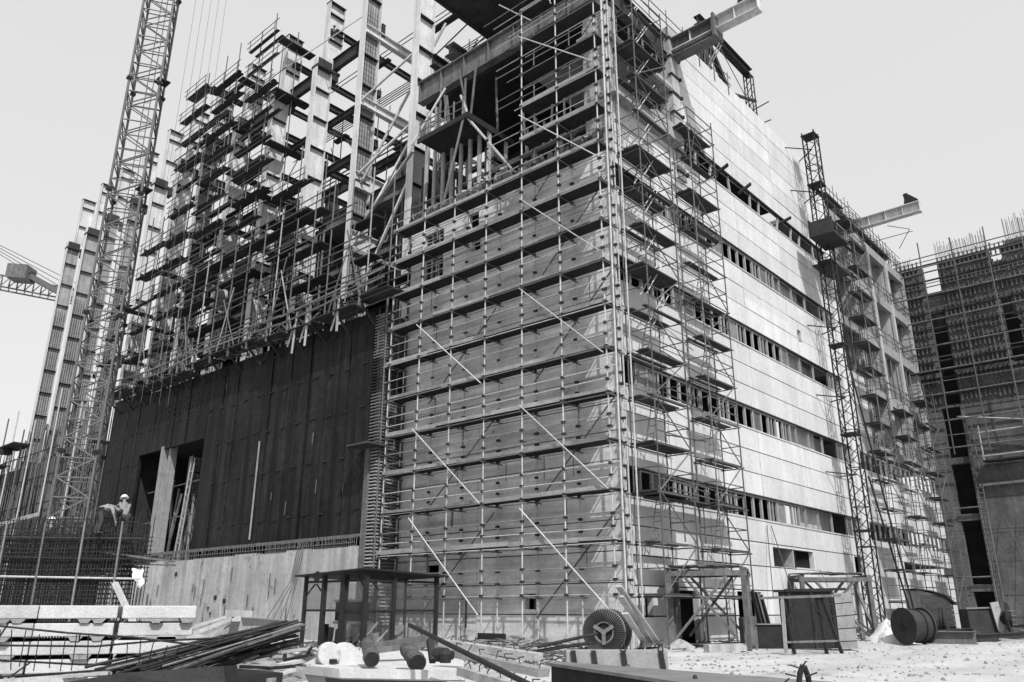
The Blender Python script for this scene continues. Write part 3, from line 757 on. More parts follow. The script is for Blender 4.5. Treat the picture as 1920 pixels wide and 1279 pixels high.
# dense reinforcement left of the black wall
rw = thing('rebar_wall', 'forest of upright reinforcing bars left of the black wall behind the crane mast', 'reinforcement', (-66, -1.5, 0))
b = MB()
for i in range(170):
    x = -50 - i * .2; b.tube((x, YW + rnd(-.3, .3), 3.5), (x + rnd(-.15, .15), YW + rnd(-.3, .3), 18 + rnd(-1.5, 2.2) - (i * .02)), .04, 4)
tag(b.build('upright_bars', M['rebarl'], rw), None, None, kind='stuff')
for z in (6, 8, 10.5, 13, 15.5): MB().tube((-50, YW - .35, z), (-84, YW - .35, z), .06, 5).build('cross_bar', M['rebar'], rw)
MB().box((-84, -.6, 0), (-50, -.2, 15)).build('formwork', M['form'], rw)
for x, z in ((-80, 13.2), (-84.5, 12.0), (-76, 15.2), (-70, 16.6)): MB().box((x - 2.4, -3.2, z), (x + 2.2, -1.4, z + .14)).box((x - 2, -3.1, z - .6), (x - 1, -2.2, z - .1)).build('platform', M['form'], rw)
for i in range(12):
    x = -52 - i * 2.8; MB().tube((x, -2.2, 0), (x, -2.2, 19 + rnd(-1, 2)), .07, 6).build('scaffold_pole', M['tube'] if i % 2 else M['tubed'], rw)
MB().bar((-87, -2.4, 8.6), (-60, -2.4, 9.3), .2, .35).build('beam', M['rough'], rw)
for x in (-78.5, -84, -73.5): MB().bar((x, -2.6, 0), (x + .1, -2.6, 9.0), .7, .6).build('concrete_post', M['rough'], rw)

# ================================================================== TOWER CRANE MAST (left)
cm = thing('tower_crane', 'tall lattice tower crane mast rising out of the picture in front of the columns', 'crane', (-34.4, -8.9, 0))
v1 = RH * 1.27 - FH * .65; v2 = -RH * .65 - FH * 1.27
mc = Vector((-34.4, -8.9, 0)) + RH * .12; cs = [mc + v1, mc + v2, mc - v1, mc - v2]; ZT = 66.0
zup = Vector((0, 0, 1))
for c in cs: MB().tube(c, c + zup * ZT, .085, 6).build('mast_leg', M['mast'], cm)
for f in range(4):
    a, b = cs[f], cs[(f + 1) % 4]; mb = MB(); z = 0.6; k = 0
    while z < ZT - 1.3:
        p, q = (a, b) if k % 2 == 0 else (b, a)
        mb.tube(p + zup * z, q + zup * (z + 1.2), .05, 5)
        mb.tube(a + zup * z, b + zup * z, .045, 5)
        z += 1.2; k += 1
    mb.build('lacing', M['mast'], cm)
for z in (10.5, 19.5, 28.5, 37.5, 46.5, 55.5, 64.5):
    for c in cs: MB().box((c.x - .16, c.y - .16, z), (c.x + .16, c.y + .16, z + .22)).build('joint_flange', M['iron'], cm)
    m1 = (cs[0] + cs[3]) / 2
    fl = MB().box((m1.x - .5, m1.y - .45, z + .9), (m1.x + .35, m1.y + .45, z + 1.0))
    fl.build('rest_platform', M['iron'], cm)
l = MB(); c0 = mc + RH * .25
for s in (-.22, .22): l.tube(c0 + RH * s, c0 + RH * s + zup * ZT, .03, 4)
z = 1.0
while z < ZT: l.tube(c0 - RH * .22 + zup * z, c0 + RH * .22 + zup * z, .02, 4); z += .6
l.build('ladder', M['tubed'], cm)
for i in range(5):
    c = mc + RH * (2.6 + .45 * i) + FH * i * .3
    single('hoist_rope', MB().tube(c + zup * 14, c + zup * 66, .013, 4), M['wire'], '%s thin hoist rope hanging beside the crane mast' % ['first', 'second', 'third', 'fourth', 'fifth'][i] + (', counted from the mast'), 'rope', 'hoist ropes of the tower crane')

# ------------------------------------------------------------------ distant crane
dc = thing('tower_crane', 'distant tower crane with ballast block and lattice jib at the far left', 'crane', far(20, 1130, 150))
D = 150
def lattice(a, b, h, n, nm):
    mb = MB(); d = b - a
    up = zup * h; sd_ = FH * h
    for o in (Vector((0, 0, 0)), sd_, up + sd_ * .5): mb.tube(a + o, b + o, .16, 4)
    for i in range(n):
        p = a + d * (i / n); q = a + d * ((i + .5) / n); r = a + d * ((i + 1) / n)
        mb.tube(p, q + up + sd_ * .5, .09, 4).tube(q + up + sd_ * .5, r, .09, 4).tube(p + sd_, q + up + sd_ * .5, .09, 4)
    mb.build(nm, M['tubed'], dc)
lattice(far(-60, 525, D), far(150, 566, D), 2.6, 14, 'jib')
a = far(45, 512, D); b = far(170, 580, D)
MB().bar(a, b, 1.2, 1.0).bar(far(30, 500, D), far(60, 512, D), 1.5, .6).build('counter_jib', M['tubed'], dc)
c = far(40, 512, D); w2 = RH * 1.9; h2 = zup * 1.35; f2 = FH * 1.6
MB().quad8([c - w2 - h2 - f2, c + w2 - h2 * 1.25 - f2, c + w2 - h2 * 1.25 + f2, c - w2 - h2 + f2, c - w2 + h2 - f2, c + w2 + h2 * .8 - f2, c + w2 + h2 * .8 + f2, c - w2 + h2 + f2]).build('ballast_block', M['rust'], dc)
pl = MB()
for i in range(4): pl.tube(far(-40, 440 + i * 4, D), far(150, 535 + i * 12, D + 2), .07, 4)
pl.build('pendant_bars', M['tubed'], dc)
MB().tube(far(260, 700, D), far(280, 1130, D), .9, 6).build('mast', M['tubed'], dc)

# ================================================================== HOIST MAST ON THE SUNLIT SIDE
hm = thing('material_hoist', 'slim lattice hoist mast with platform standing against the far end of the sunlit side', 'hoist', (1.6, 24.2, 0))
hx, hy = 1.45, 24.0; hs = .42; HT = 34.3
for sx in (-hs, hs):
    for sy in (-hs, hs): MB().tube((hx + sx, hy + sy, 0), (hx + sx, hy + sy, HT), .055, 6).build('mast_leg', M['iron'], hm)
q = [(-hs, -hs), (hs, -hs), (hs, hs), (-hs, hs)]
for f in range(4):
    (ax, ay), (bx, by) = q[f], q[(f + 1) % 4]; mb = MB(); z = .3; k = 0
    while z < HT - .8:
        if k % 2: ax, ay, bx, by = bx, by, ax, ay
        mb.tube((hx + ax, hy + ay, z), (hx + bx, hy + by, z + .8), .028, 5)
        if k % 3 == 0: mb.tube((hx + ax, hy + ay, z), (hx + bx, hy + by, z), .03, 5)
        z += .8; k += 1
    mb.build('lacing', M['iron'], hm)
for z in (6, 12, 18, 24, 30, 34.0): MB().box((hx - .5, hy - .5, z), (hx + .5, hy + .5, z + .1)).build('joint_frame', M['iron'], hm)
for z in (9.5, 14.5, 19.3, 29.5, 33): MB().tube((hx, hy, z), (0, hy - 1.2, z + .2), .04).tube((hx, hy, z), (0, hy + 1.3, z + .2), .04).build('wall_tie', M['iron'], hm)
MB().box((hx - .2, hy - 2.2, 25.2), (hx + 1.4, hy + .6, 25.35)).box((hx - .2, hy - 2.2, 25.35), (hx - .12, hy + .6, 26.5)).box((hx - .1, hy - 2.2, 25.35), (hx + 1.4, hy - 2.12, 26.3)).build('hoist_platform', M['form'], hm)
lpm = MB()
for i in range(10): lpm.box((-.2 + i * .17, hy + 1.2, 24.6), (-.05 + i * .17, hy + 4.6, 24.7))
lpm.build('landing', M['board'], hm)
MB().tube((hx + .4, hy + .4, 16.5), (hx + 1.6, hy + 2.6, 0), .06).tube((hx + .4, hy + 1, 9.5), (hx + 1.2, hy + 3.4, 0), .06).build('stay', M['iron'], hm)

# ================================================================== FARTHER, OPEN-FRAMED PART OF THE SIDE
ob = thing('framed_building', 'open concrete frame with deep fins and floors continuing the sunlit side beyond the hoist', 'building', (-3, 39, 0))
for k in range(2):
    z0 = 0 if k == 0 else SILL[0] + WH; z1 = SILL[k]
    n = 5 if k == 0 else 3
    for j in range(n):
        for y0, y1 in ((29.3, 36.0), (36.0, 42.4), (42.4, 48.5)):
            a, b = z0 + (z1 - z0) * j / n, z0 + (z1 - z0) * (j + 1) / n
            if k == 0 and 3.4 < (a + b) / 2 < 4.7 and y0 > 30 and y0 < 43: b = a + .5
            MB().box((-.28, y0 + .013, a + .013), (rnd(-.01, .01), y1 - .013, b - .013)).build('wall_panel', M['panel'], ob)
for y0, y1 in ((29.3, 33.0),):
    for j in range(5):
        a = 12.0 + j * 1.22; MB().box((-.28, y0, a + .013), (0, y1, a + 1.2)).build('wall_panel', M['panel'], ob)
for k in range(2):
    for i in range(16):
        y = 29.8 + i * 1.15; z = SILL[k]; f = MB(); d = .07
        if i in (5, 10): continue
        f.box((-.2, y, z), (-.08, y + d, z + WH)).box((-.2, y + 1.0, z), (-.08, y + 1.0 + d, z + WH)).box((-.2, y + d, z + WH - d), (-.08, y + 1.0, z + WH))
        f.build('window', M['frame'], ob)
for z in (5.1, 10.0, 13.0, 17.7, 22.3, 26.8, 31.2):
    MB().box((-9, 29.3, z - .35), (-.3, 48.6, z)).build('floor_slab', M['rough'], ob)
for z in (13.0, 17.7, 22.3, 26.8, 31.2):
    MB().box((-.3, 33.0 if z < 20 else 29.4, z - .75), (.05, 48.6, z + .05)).build('edge_beam', M['grey'], ob)
for y in (33.4, 38.2, 43.0, 47.9):
    MB().box((-5.2, y, 13.0), (-.05, y + .5, 31)).build('fin_wall', M['base'], ob)
    MB().box((-.06, y - .05, 13.0), (.12, y + .55, 31)).build('column', M['base'], ob)
MB().box((-5.5, 29.4, 12), (-5.2, 48.6, 31)).box((-3.2, 29.3, 0), (-3.0, 48.6, 12.5)).build('inner_wall', M['darkc'], ob)
for k, z in enumerate((13.05, 17.75, 22.35, 26.85, 31.25)):
    g = MB()
    for dz in (.5, 1.0): g.tube((.15, 29.5, z + dz), (.15, 48.3, z + dz), .03)
    for i in range(12): g.tube((.15, 29.8 + i * 1.65, z), (.15, 29.8 + i * 1.65, z + 1.1), .03)
    g.build('guard_rail', M['tubed'], ob)
for i in range(14):
    y = 30 + i * 1.25; MB().tube((-.2, y, 17.8), (-.2, y + rnd(-.4, .4), 21.6), .06).build('prop', M['tubed'], ob)
rs = thing('roof_scaffold', 'scaffold and steel rafters on the roof of the open concrete frame', 'scaffold', (-1, 39, 31.2))
MB().ibeam((-1.0, 30, 33.4), (-1.0, 48, 33.4), .35, .6).ibeam((-2.2, 38, 34.0), (-2.2, 49, 33.2), .4, .6).build('rafter', M['girder'], rs)
for i in range(22):
    y = 29.8 + i * .85; MB().tube((-.1, y, 31.2), (-.1, y, 33.2 + rnd(0, 1.0)), .03).build('standard', M['tubed'], rs)
for z in (32, 32.6, 33.1): MB().tube((.1, 29.6, z), (.1, 48.4, z), .03).build('ledger', M['tubed'], rs)
MB().box((-.9, 29.4, 32.2), (.3, 33, 32.3)).build('deck', M['board'], rs)
MB().box((-.7, 33, 31.6), (.3, 44, 31.68)).build('deck', M['board'], rs)
MB().tube((2.2, 37.6, 31.8), (3.6, 38.6, 31.4), .03).tube((3.6, 38.6, 31.4), (2.6, 38.5, 29.9), .03).tube((.6, 37.5, 30.7), (3.8, 38.7, 31.2), .03).build('outrigger', M['tubed'], rs)

# ================================================================== DARK CONCRETE BUILDING AT THE RIGHT
YB = 48.9
db = thing('concrete_building', 'dark raw concrete tower with tall slots and rebar on its crown at the right edge', 'building', (7, 55, 0))
sl = [(1.25, 2.8, 1.2, 18.4), (8.6, 10.1, 1.2, 32), (2.0, 3.0, 18.4, 31.6)]
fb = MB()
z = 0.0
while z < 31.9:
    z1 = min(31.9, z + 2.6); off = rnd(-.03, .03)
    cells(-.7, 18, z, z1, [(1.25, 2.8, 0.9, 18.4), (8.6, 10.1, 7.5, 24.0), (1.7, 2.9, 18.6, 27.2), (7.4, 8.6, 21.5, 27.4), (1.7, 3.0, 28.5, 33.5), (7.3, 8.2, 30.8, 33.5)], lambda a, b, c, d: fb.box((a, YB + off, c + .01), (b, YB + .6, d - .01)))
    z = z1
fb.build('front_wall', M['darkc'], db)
MB().box((-.7, YB + .62, 0), (-.2, YB + 14, 27)).box((-.6, YB + 3, 0), (18, YB + 3.3, 30.3)).build('rear_wall', M['form'], db)
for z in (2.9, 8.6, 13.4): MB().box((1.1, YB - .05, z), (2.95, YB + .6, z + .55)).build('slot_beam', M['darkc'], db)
for z in (4.0, 9.6): MB().tube((.9, YB - .4, z), (3.1, YB - .4, z + .05), .07).build('slot_rail', M['rust'], db)
MB().bar((2.95, YB - .12, .3), (2.95, YB - .12, 18.3), .28, .2).build('slot_edge', M['rust'], db)
fo = MB(); z = 18.8
while z < 31.5:                                                   # ribbed formwork panels clamped on the upper storeys
    x = -.5
    while x < 17:
        if not (1.5 < x < 2.9) and not (z < 27 and 7.3 < x < 8.5): fo.box((x, YB - .22 - rnd(0, .08), z + rnd(-.1, .1)), (x + .1, YB - .02, z + 1.25 + rnd(-.15, .15)))
        x += .36
    z += 1.55
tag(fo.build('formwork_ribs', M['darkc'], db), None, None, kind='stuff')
wl = MB(); z = 19.5
while z < 32: wl.bar((-.5, YB - .3, z), (17, YB - .3, z), .12, .14); z += 1.55
wl.build('formwork_waling', M['form'], db)
sb = MB()
for a, b, h in ((-.5, .8, 33.0), (3.0, 7.1, 33.9), (8.7, 12.5, 34.6)):
    x = a
    while x < b: sb.tube((x, YB + .3, 32), (x + rnd(-.06, .06), YB + .3, h + rnd(-.4, .5)), .022, 4); x += .11
tag(sb.build('starter_bars', M['rebarl'], db), None, None, kind='stuff')
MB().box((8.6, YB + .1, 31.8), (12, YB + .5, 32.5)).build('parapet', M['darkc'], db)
ds = thing('scaffold', 'tube scaffold of long ledgers hung on the upper storeys of the dark concrete building', 'scaffold', (7, YB - 1, 14))
for z in (14.6, 17.0, 19.4, 21.6, 23.8, 26.2, 28.6, 30.8):
    MB().tube((-.9, YB - 1.3, z), (17, YB - 1.3, z + rnd(-.1, .1)), .07).build('ledger', M['rust'], ds)
    MB().tube((-.7, YB - 1.3, z + 1.1), (17, YB - 1.3, z + 1.1), .04).build('ledger', M['tubed'], ds)
for z in (29.6, 31.6, 32.6): MB().tube((-.7, YB - .6, z), (17, YB - .6, z + .1), .05).build('ledger', M['tubed'], ds)
for i in range(7):
    x = -.7 + i * 2.7; MB().tube((x, YB - 1.35, 14 if i else 12), (x, YB - 1.35, 33.3 + rnd(0, .8)), .055).build('standard', M['tubed'], ds)
for i in range(6): MB().box((-.6 + i * 2.8, YB - 1.2, 21.5), (2.1 + i * 2.8, YB - .5, 21.58)).build('deck', M['form'], ds)
bx = thing('scaffold_gantry', 'wall-hung work platform with light rails on the dark concrete building', 'platform', (5, YB - 1, 15.5))
p0 = (4.2, YB - .9, 14.9)
for z in (13.6, 15.6): MB().tube((4.0, YB - 1.3, z), (14, YB - 1.3, z + .2), .07).build('rail', M['rough'], bx)
for x in (4.1, 7.9): MB().tube((x, YB - 1.3, 13.3), (x, YB - 1.3, 16.2), .06).build('post', M['rough'], bx)
MB().box((4.0, YB - 1.3, 13.2), (14, YB - .1, 13.32)).build('deck', M['form'], bx)
MB().tube((2.6, YB - .9, 17.3), (8.2, YB - .9, 16.2), .07).build('stay', M['tube'], bx)
la = MB()
for s in (0, .45): la.tube((3.0 + s, YB - .5, .2), (3.0 + s, YB - .35, 17), .05)
for i in range(40): la.tube((3.0, YB - .48, .5 + i * .41), (3.45, YB - .48, .5 + i * .41), .025, 4)
la.build('ladder', M['rust'], bx)
for i in range(3): MB().tube((4.6 + i * 1.2, YB - .3, 9), (7 + i * 2.2, YB - 4, .2), .02, 4).build('cable', M['wire'], bx)
MB().tube((3.2, YB - .3, 11.4), (14, YB - .3, 11.6), .12).build('pipe', M['rough'], bx)

# ================================================================== PEOPLE
def skin_mesh(name, pts, edges, m, parent, sub=1):
    """pts: name -> (position, radius); grows one continuous surface over the bones"""
    keys = list(pts); idx = {k: i for i, k in enumerate(keys)}; org = ORG[parent]
    me = bpy.data.meshes.new(name)
    me.from_pydata([tuple(Vector(pts[k][0]) - org) for k in keys], [(idx[a], idx[b]) for a, b in edges], [])
    o = bpy.data.objects.new(name, me); COL.objects.link(o)
    o.modifiers.new('skin', 'SKIN'); sl = me.skin_vertices[0].data
    for i, k in enumerate(keys):
        r = pts[k][1]; sl[i].radius = (r, r) if not isinstance(r, tuple) else r
        sl[i].use_root = (i == 0)
    sm = o.modifiers.new('sub', 'SUBSURF'); sm.levels = sub; sm.render_levels = sub
    dg = bpy.context.evaluated_depsgraph_get(); ev = o.evaluated_get(dg)
    nm = bpy.data.meshes.new_from_object(ev); bpy.data.objects.remove(o); bpy.data.meshes.remove(me)
    nm.name = name; nm.materials.clear(); nm.materials.append(m)
    for p in nm.polygons: p.use_smooth = True
    o2 = bpy.data.objects.new(name, nm); COL.objects.link(o2); o2.parent = parent; ORG[o2] = org
    return o2
def person(label, base, face, pose, shirt, helmet=True):
    """face: level direction the person looks along; pose: joint -> (forward, left, up)"""
    t = thing('person', label, 'person', base)
    f = Vector((face[0], face[1], 0)).normalized(); l = Vector((-f.y, f.x, 0)); b = Vector(base)
    W = lambda p: b + f * p[0] + l * p[1] + zup * p[2]
    rad = dict(pelvis=.125, waist=.115, chest=.135, neck=.055, chin=.07, head=.095, crown=.075, nose=.015,
               shL=.065, elL=.043, wrL=.03, paL=.035, shR=.065, elR=.043, wrR=.03, paR=.035,
               hiL=.095, knL=.06, anL=.04, toL=.038, hiR=.095, knR=.06, anR=.04, toR=.038)
    P = {k: (W(pose[k]), rad[k]) for k in rad if k in pose}
    hd = (Vector(pose['head']) - Vector(pose['neck'])).normalized()
    fw_ = Vector(pose.get('look', (1, 0, 0)))
    P['nose'] = (W(Vector(pose['head']) + fw_ * .125 - hd * .02), .014)
    E = [('pelvis', 'waist'), ('waist', 'chest'), ('chest', 'neck'), ('neck', 'chin'), ('chin', 'head'), ('head', 'crown'), ('head', 'nose')]
    for s in 'LR':
        E += [('chest', 'sh' + s), ('sh' + s, 'el' + s), ('el' + s, 'wr' + s), ('wr' + s, 'pa' + s), ('pelvis', 'hi' + s), ('hi' + s, 'kn' + s), ('kn' + s, 'an' + s), ('an' + s, 'to' + s)]
        wr = Vector(pose['wr' + s]); pa = Vector(pose['pa' + s]); d = (pa - wr).normalized(); sd_ = d.cross(Vector((0, 0, 1)))
        sd_ = sd_.normalized() if sd_.length > .1 else Vector((0, 1, 0))
        for i in range(4):
            k1 = 'f%s%da' % (s, i); k2 = 'f%s%db' % (s, i)
            P[k1] = (W(pa + d * .045 + sd_ * (.024 * (i - 1.5))), .009); P[k2] = (W(pa + d * (.075 + .008 * (i in (1, 2))) + sd_ * (.024 * (i - 1.5)) - Vector((0, 0, .02))), .008)
            E += [('pa' + s, k1), (k1, k2)]
        P['t' + s] = (W(pa + sd_ * .05 + d * .01), .01); E.append(('pa' + s, 't' + s))
    skin_mesh('body', P, E, M['skin'], t)
    C = lambda ks, g, ad=0: {k: (P[k][0], P[k][1] * g + ad) for k in ks}
    ks = ['waist', 'pelvis', 'chest', 'shL', 'shR', 'elL', 'elR']
    skin_mesh('shirt', C(ks, 1.14, .008), [('waist', 'pelvis'), ('waist', 'chest'), ('chest', 'shL'), ('chest', 'shR'), ('shL', 'elL'), ('shR', 'elR')], M[shirt], t)
    ks = ['pelvis', 'hiL', 'hiR', 'knL', 'knR', 'anL', 'anR']
    skin_mesh('trousers', C(ks, 1.16, .016), [('pelvis', 'hiL'), ('pelvis', 'hiR'), ('hiL', 'knL'), ('hiR', 'knR'), ('knL', 'anL'), ('knR', 'anR')], M['cloth'], t)
    for s in 'LR': skin_mesh('boot', {'a': (P['an' + s][0], .055), 'b': (P['to' + s][0], .05)}, [('a', 'b')], M['iron'], t)
    c = W(pose['head']); up = (f * hd.x + l * hd.y + zup * hd.z)
    if helmet:
        smooth(MB().lathe(c + up * .015, up, [(0, .165), (.012, .165), (.018, .128), (.06, .124), (.1, .1), (.13, .055), (.142, .005)], 16).build('helmet', M['helmet'], t))
    else:
        smooth(MB().lathe(c - up * .03, up, [(0, .1), (.06, .118), (.11, .1), (.14, .05), (.15, .005)], 14).build('hair', M['iron'], t))
    for s in (-1, 1):
        e = c + (f * fw_.x + l * fw_.y + zup * fw_.z) * .098 + l * (.034 * s); MB().lathe(e, f, [(-.006, .004), (0, .009), (.006, .004)], 8).build('eye', M['iron'], t)
    return t
STAND = dict(pelvis=(0, 0, .95), waist=(.02, 0, 1.1), chest=(.08, 0, 1.32), neck=(.12, 0, 1.48), chin=(.16, 0, 1.55), head=(.17, 0, 1.63), crown=(.17, 0, 1.71),
    shL=(.08, .19, 1.40), elL=(.3, .24, 1.24), wrL=(.52, .2, 1.32), paL=(.6, .19, 1.34), shR=(.08, -.19, 1.40), elR=(.28, -.24, 1.22), wrR=(.5, -.16, 1.26), paR=(.58, -.15, 1.27),
    hiL=(0, .1, .9), knL=(.04, .12, .5), anL=(-.02, .13, .09), toL=(.16, .15, .04), hiR=(0, -.1, .9), knR=(.08, -.12, .5), anR=(.0, -.13, .09), toR=(.18, -.15, .04))
BEND = dict(pelvis=(0, 0, .93), waist=(.13, 0, 1.02), chest=(.38, 0, 1.04), neck=(.55, 0, .98), chin=(.63, 0, .93), head=(.68, 0, .88), crown=(.74, 0, .82), look=(.6, 0, -.8),
    shL=(.44, .19, .99), elL=(.5, .22, .72), wrL=(.56, .18, .48), paL=(.58, .17, .40), shR=(.44, -.19, .99), elR=(.52, -.2, .72), wrR=(.6, -.14, .5), paR=(.62, -.13, .42),
    hiL=(-.02, .1, .88), knL=(-.02, .13, .48), anL=(-.1, .14, .09), toL=(.08, .16, .04), hiR=(.02, -.1, .88), knR=(.12, -.13, .5), anR=(.06, -.14, .09), toR=(.24, -.16, .04))
CROUCH = dict(pelvis=(0, 0, .35), waist=(.05, 0, .5), chest=(.16, 0, .7), neck=(.24, 0, .84), chin=(.29, 0, .9), head=(.3, 0, .98), crown=(.31, 0, 1.06),
    shL=(.17, .19, .77), elL=(.38, .25, .6), wrL=(.55, .15, .5), paL=(.62, .12, .48), shR=(.17, -.19, .77), elR=(.38, -.25, .6), wrR=(.55, -.15, .5), paR=(.62, -.12, .48),
    hiL=(.02, .11, .32), knL=(.4, .18, .46), anL=(.12, .16, .09), toL=(.3, .18, .04), hiR=(.02, -.11, .32), knR=(.4, -.18, .46), anR=(.12, -.16, .09), toR=(.3, -.18, .04))
p1 = far(181, 1002, 30); p2 = far(225, 1014, 30.6)
person('person in a pale top and dark trousers bending far forward on the rebar cage', p1, RH * .9 + FH * .25, BEND, 'shirt', helmet=False)
person('person in patterned shirt and white helmet standing with arms out beside the bending one', p2, -RH * .65 + FH * .5, STAND, 'check')
p3 = far(82, 1052, 32.2)
person('person deep inside the rebar cage, only the round white helmet clearly seen', p3, FH * .8 - RH * .3, STAND, 'cloth')
person('person in dark clothes crouching on top of the third stepped steel column', (CX[2], 3.4, 47.0), (1, -.4), CROUCH, 'cloth', helmet=False)

# ================================================================== REBAR CAGE BEFORE THE CRANE MAST
rc = thing('rebar_cage', 'large dense rebar cage standing behind the stacked concrete beams', 'reinforcement', far(90, 1185, 29.5))
g0 = far(208, 1190, 29.0); g0.z = 0; ux = Vector((-1, 0, 0)).lerp(-RH, .75).normalized(); uy = FH
def gp(a, b, z): return g0 + ux * a + uy * b + zup * z
for i in range(46):
    a = i * .125; MB().tube(gp(a, 0, .1), gp(a + rnd(-.03, .03), 0, 4.8 + rnd(-.3, .4)), .017, 5).build('upright_bar', M['rebar'], rc)
for i in range(30):
    z = .25 + i * .155; MB().tube(gp(-.12 - rnd(0, .3), .02, z), gp(5.9, .02, z + rnd(-.04, .04)), .017, 5).build('cross_bar', M['rebar'], rc)
bk = MB()
for j in (.5, 1.0, 1.6, 2.2):
    for i in range(44):
        if j > 1 and 3 < i < 16 and i % 2: continue
        bk.tube(gp(i * .13, j, .1), gp(i * .13 + rnd(-.05, .05), j, 4.6 + rnd(-.4, .5)), .018, 4)
    for i in range(24):
        if j > 1 and 7 < i < 13: continue
        bk.tube(gp(-.1, j, .3 + i * .17), gp(5.9, j, .3 + i * .17), .018, 4)
for i in range(260): bk.tube(gp(rnd(0.2, 5.8), rnd(0, 2.2), rnd(2.6, 4.3)), gp(rnd(0.2, 5.8), rnd(0, 2.2), rnd(2.6, 4.5)), .012, 4) if i % 5 == 0 else bk.tube(gp(i * .022, rnd(0, 2.2), 2.6), gp(i * .022 + rnd(-.3, .3), rnd(0, 2.2), 4.2), .014, 4)
tag(bk.build('inner_bars', M['rebar'], rc), None, None, kind='stuff')
for z, m in ((4.0, 'rebar'), (3.25, 'rebar'), (2.55, 'tube'), (1.35, 'rebarl'), (.6, 'rebar')):
    MB().tube(gp(-.9, -.12, z - .05), gp(6.5, -.12, z + .1), .04, 6).build('rail', M[m], rc)
for a in (.1, 1.7, 3.4, 5.1): MB().tube(gp(a, -.16, 0), gp(a + .05, -.16, 4.6), .04).build('upright_pole', M['rebarl'], rc)
MB().bar(gp(-2.2, -.3, 3.1), gp(1.4, .5, 3.55), .25, .06).bar(gp(-2.0, .3, 3.0), gp(.6, .6, 3.1), .3, .05).build('plank', M['timber'], rc)
MB().bar(gp(.6, .3, 2.62), gp(4.2, .9, 2.62), .5, .05).build('plank', M['timber'], rc)
single('timber_strut', MB().bar(gp(-.1, -.5, 2.35), gp(-1.3, -.6, .75), .2, .14).bar(gp(.02, -.35, 2.35), gp(-1.15, -.4, .7), .1, .1), M['pale'], 'pale timber strut sloping down at the right end of the rebar cage', 'timber')
cl_ = MB(); c = gp(-.62, .1, 2.55)
random.seed(11)
pts = []
for i in range(7):
    for j in range(5):
        q = c + RH * (.11 * (j - 2) * (1 - .08 * i) + .05 * math.sin(i * 1.7) + .03 * i) + zup * (.32 - .11 * i + .03 * math.sin(j * 2)) - FH * (.06 * math.sin(j * 1.8 + i))
        cl_.v.append(tuple(q))
for i in range(6):
    for j in range(4): n = i * 5 + j; cl_.f.append((n, n + 1, n + 6, n + 5))
k = len(cl_.v); cl_.v += [tuple(Vector(v) + FH * .03) for v in cl_.v]
cl_.f += [tuple(k + q for q in reversed(f)) for f in list(cl_.f)]
smooth(single('rag', cl_, M['helmet'], 'white rag hanging on the top bars beside the standing worker', 'cloth'))

# ================================================================== STACK OF PALE CONCRETE BEAMS (lower left)
random.seed(21)
RW = ['top', 'second', 'third', 'fourth', 'bottom']; CN = ['left', 'middle', 'right']
b0 = far(368, 1136, 12.2); TOPZ = b0.z; b0.z = 0
e2 = sight(300, 1120); e2.z = 0; e2.normalize(); e1 = Vector((-e2.y, e2.x, 0))
BL, BH, GAP, BD = 1.03, .182, .062, 1.7
for r in range(5):
    z = TOPZ - BH - r * (BH + GAP)
    for c in range(3):
        k = 2 - c; a0 = k * (BL + .035) + rnd(-.015, .025) + (.02 * r if r < 3 else .03)
        j = rnd(-.03, .05); sh = rnd(-.04, .04) + .05 * r * 0
        def q(a, b, zz): return b0 + e1 * a + e2 * (b + j) + zup * (zz + sh * 0)
        mb = MB().quad8([q(a0 + BL, 0, z), q(a0, 0, z), q(a0, BD, z), q(a0 + BL, BD, z), q(a0 + BL, .012, z + BH), q(a0, .012, z + BH), q(a0, BD - .012, z + BH), q(a0 + BL, BD - .012, z + BH)])
        o = single('concrete_beam', mb, M['block'], 'pale concrete beam, %s layer, %s of three in the stack' % (RW[r], CN[c]), 'concrete beam', 'stacked pale concrete beams')
        bv = o.modifiers.new('bevel', 'BEVEL'); bv.width = .014; bv.segments = 2
        if r < 4:
            for s_ in (0, 1):
                aa = a0 + BL * (.28 + .24 * s_) + rnd(-.12, .12); zb = z - GAP
                p = [q(aa, -.045, zb), q(aa - .1, -.045, zb), q(aa - .15, -.04, z - .002), q(aa + .04, -.04, z - .002)]
                single('spacer_block', MB().prism(p, e2 * 1.6), M['grey'], 'small spacer under the %s beam of the %s layer, %s of its pair' % (CN[c], RW[r], ('right', 'left')[s_]), 'spacer', 'spacers between the stacked beams')
# bent mesh ladder of bars leaning before the stack
rlad = thing('rebar_mesh', 'long sagging ladder-like rebar mesh lying in front of the pale beam stack', 'reinforcement', far(150, 1260, 10.6))
rows = [((-20, 1172), (130, 1187), (250, 1195), (390, 1212)), ((-20, 1210), (180, 1212), (290, 1202), (420, 1196)), ((-20, 1237), (150, 1246), (240, 1246), (330, 1228)), ((-20, 1270), (120, 1262), (250, 1252), (330, 1240))]
for pts in rows: MB().path([far(x, y, 10.5) for x, y in pts], .014, 5).build('long_bar', M['rebar'], rlad)
for i in range(15):
    x = -5 + i * 24; yb = 1258 - i * 1.5; MB().tube(far(x + rnd(2, 8), 1178 + i * 2 + rnd(-4, 8), 10.45), far(x + rnd(-8, 2), yb + rnd(-6, 10), 10.45), .007, 5).build('tie_bar', M['rebar'], rlad)
MB().tube(far(18, 1165, 10.3), far(-8, 1205, 10.3), .012).tube(far(60, 1240, 10.3), far(15, 1272, 10.3), .011).tube(far(150, 1188, 10.3), far(148, 1204, 10.3), .01).build('hook_bar', M['rebar'], rlad)
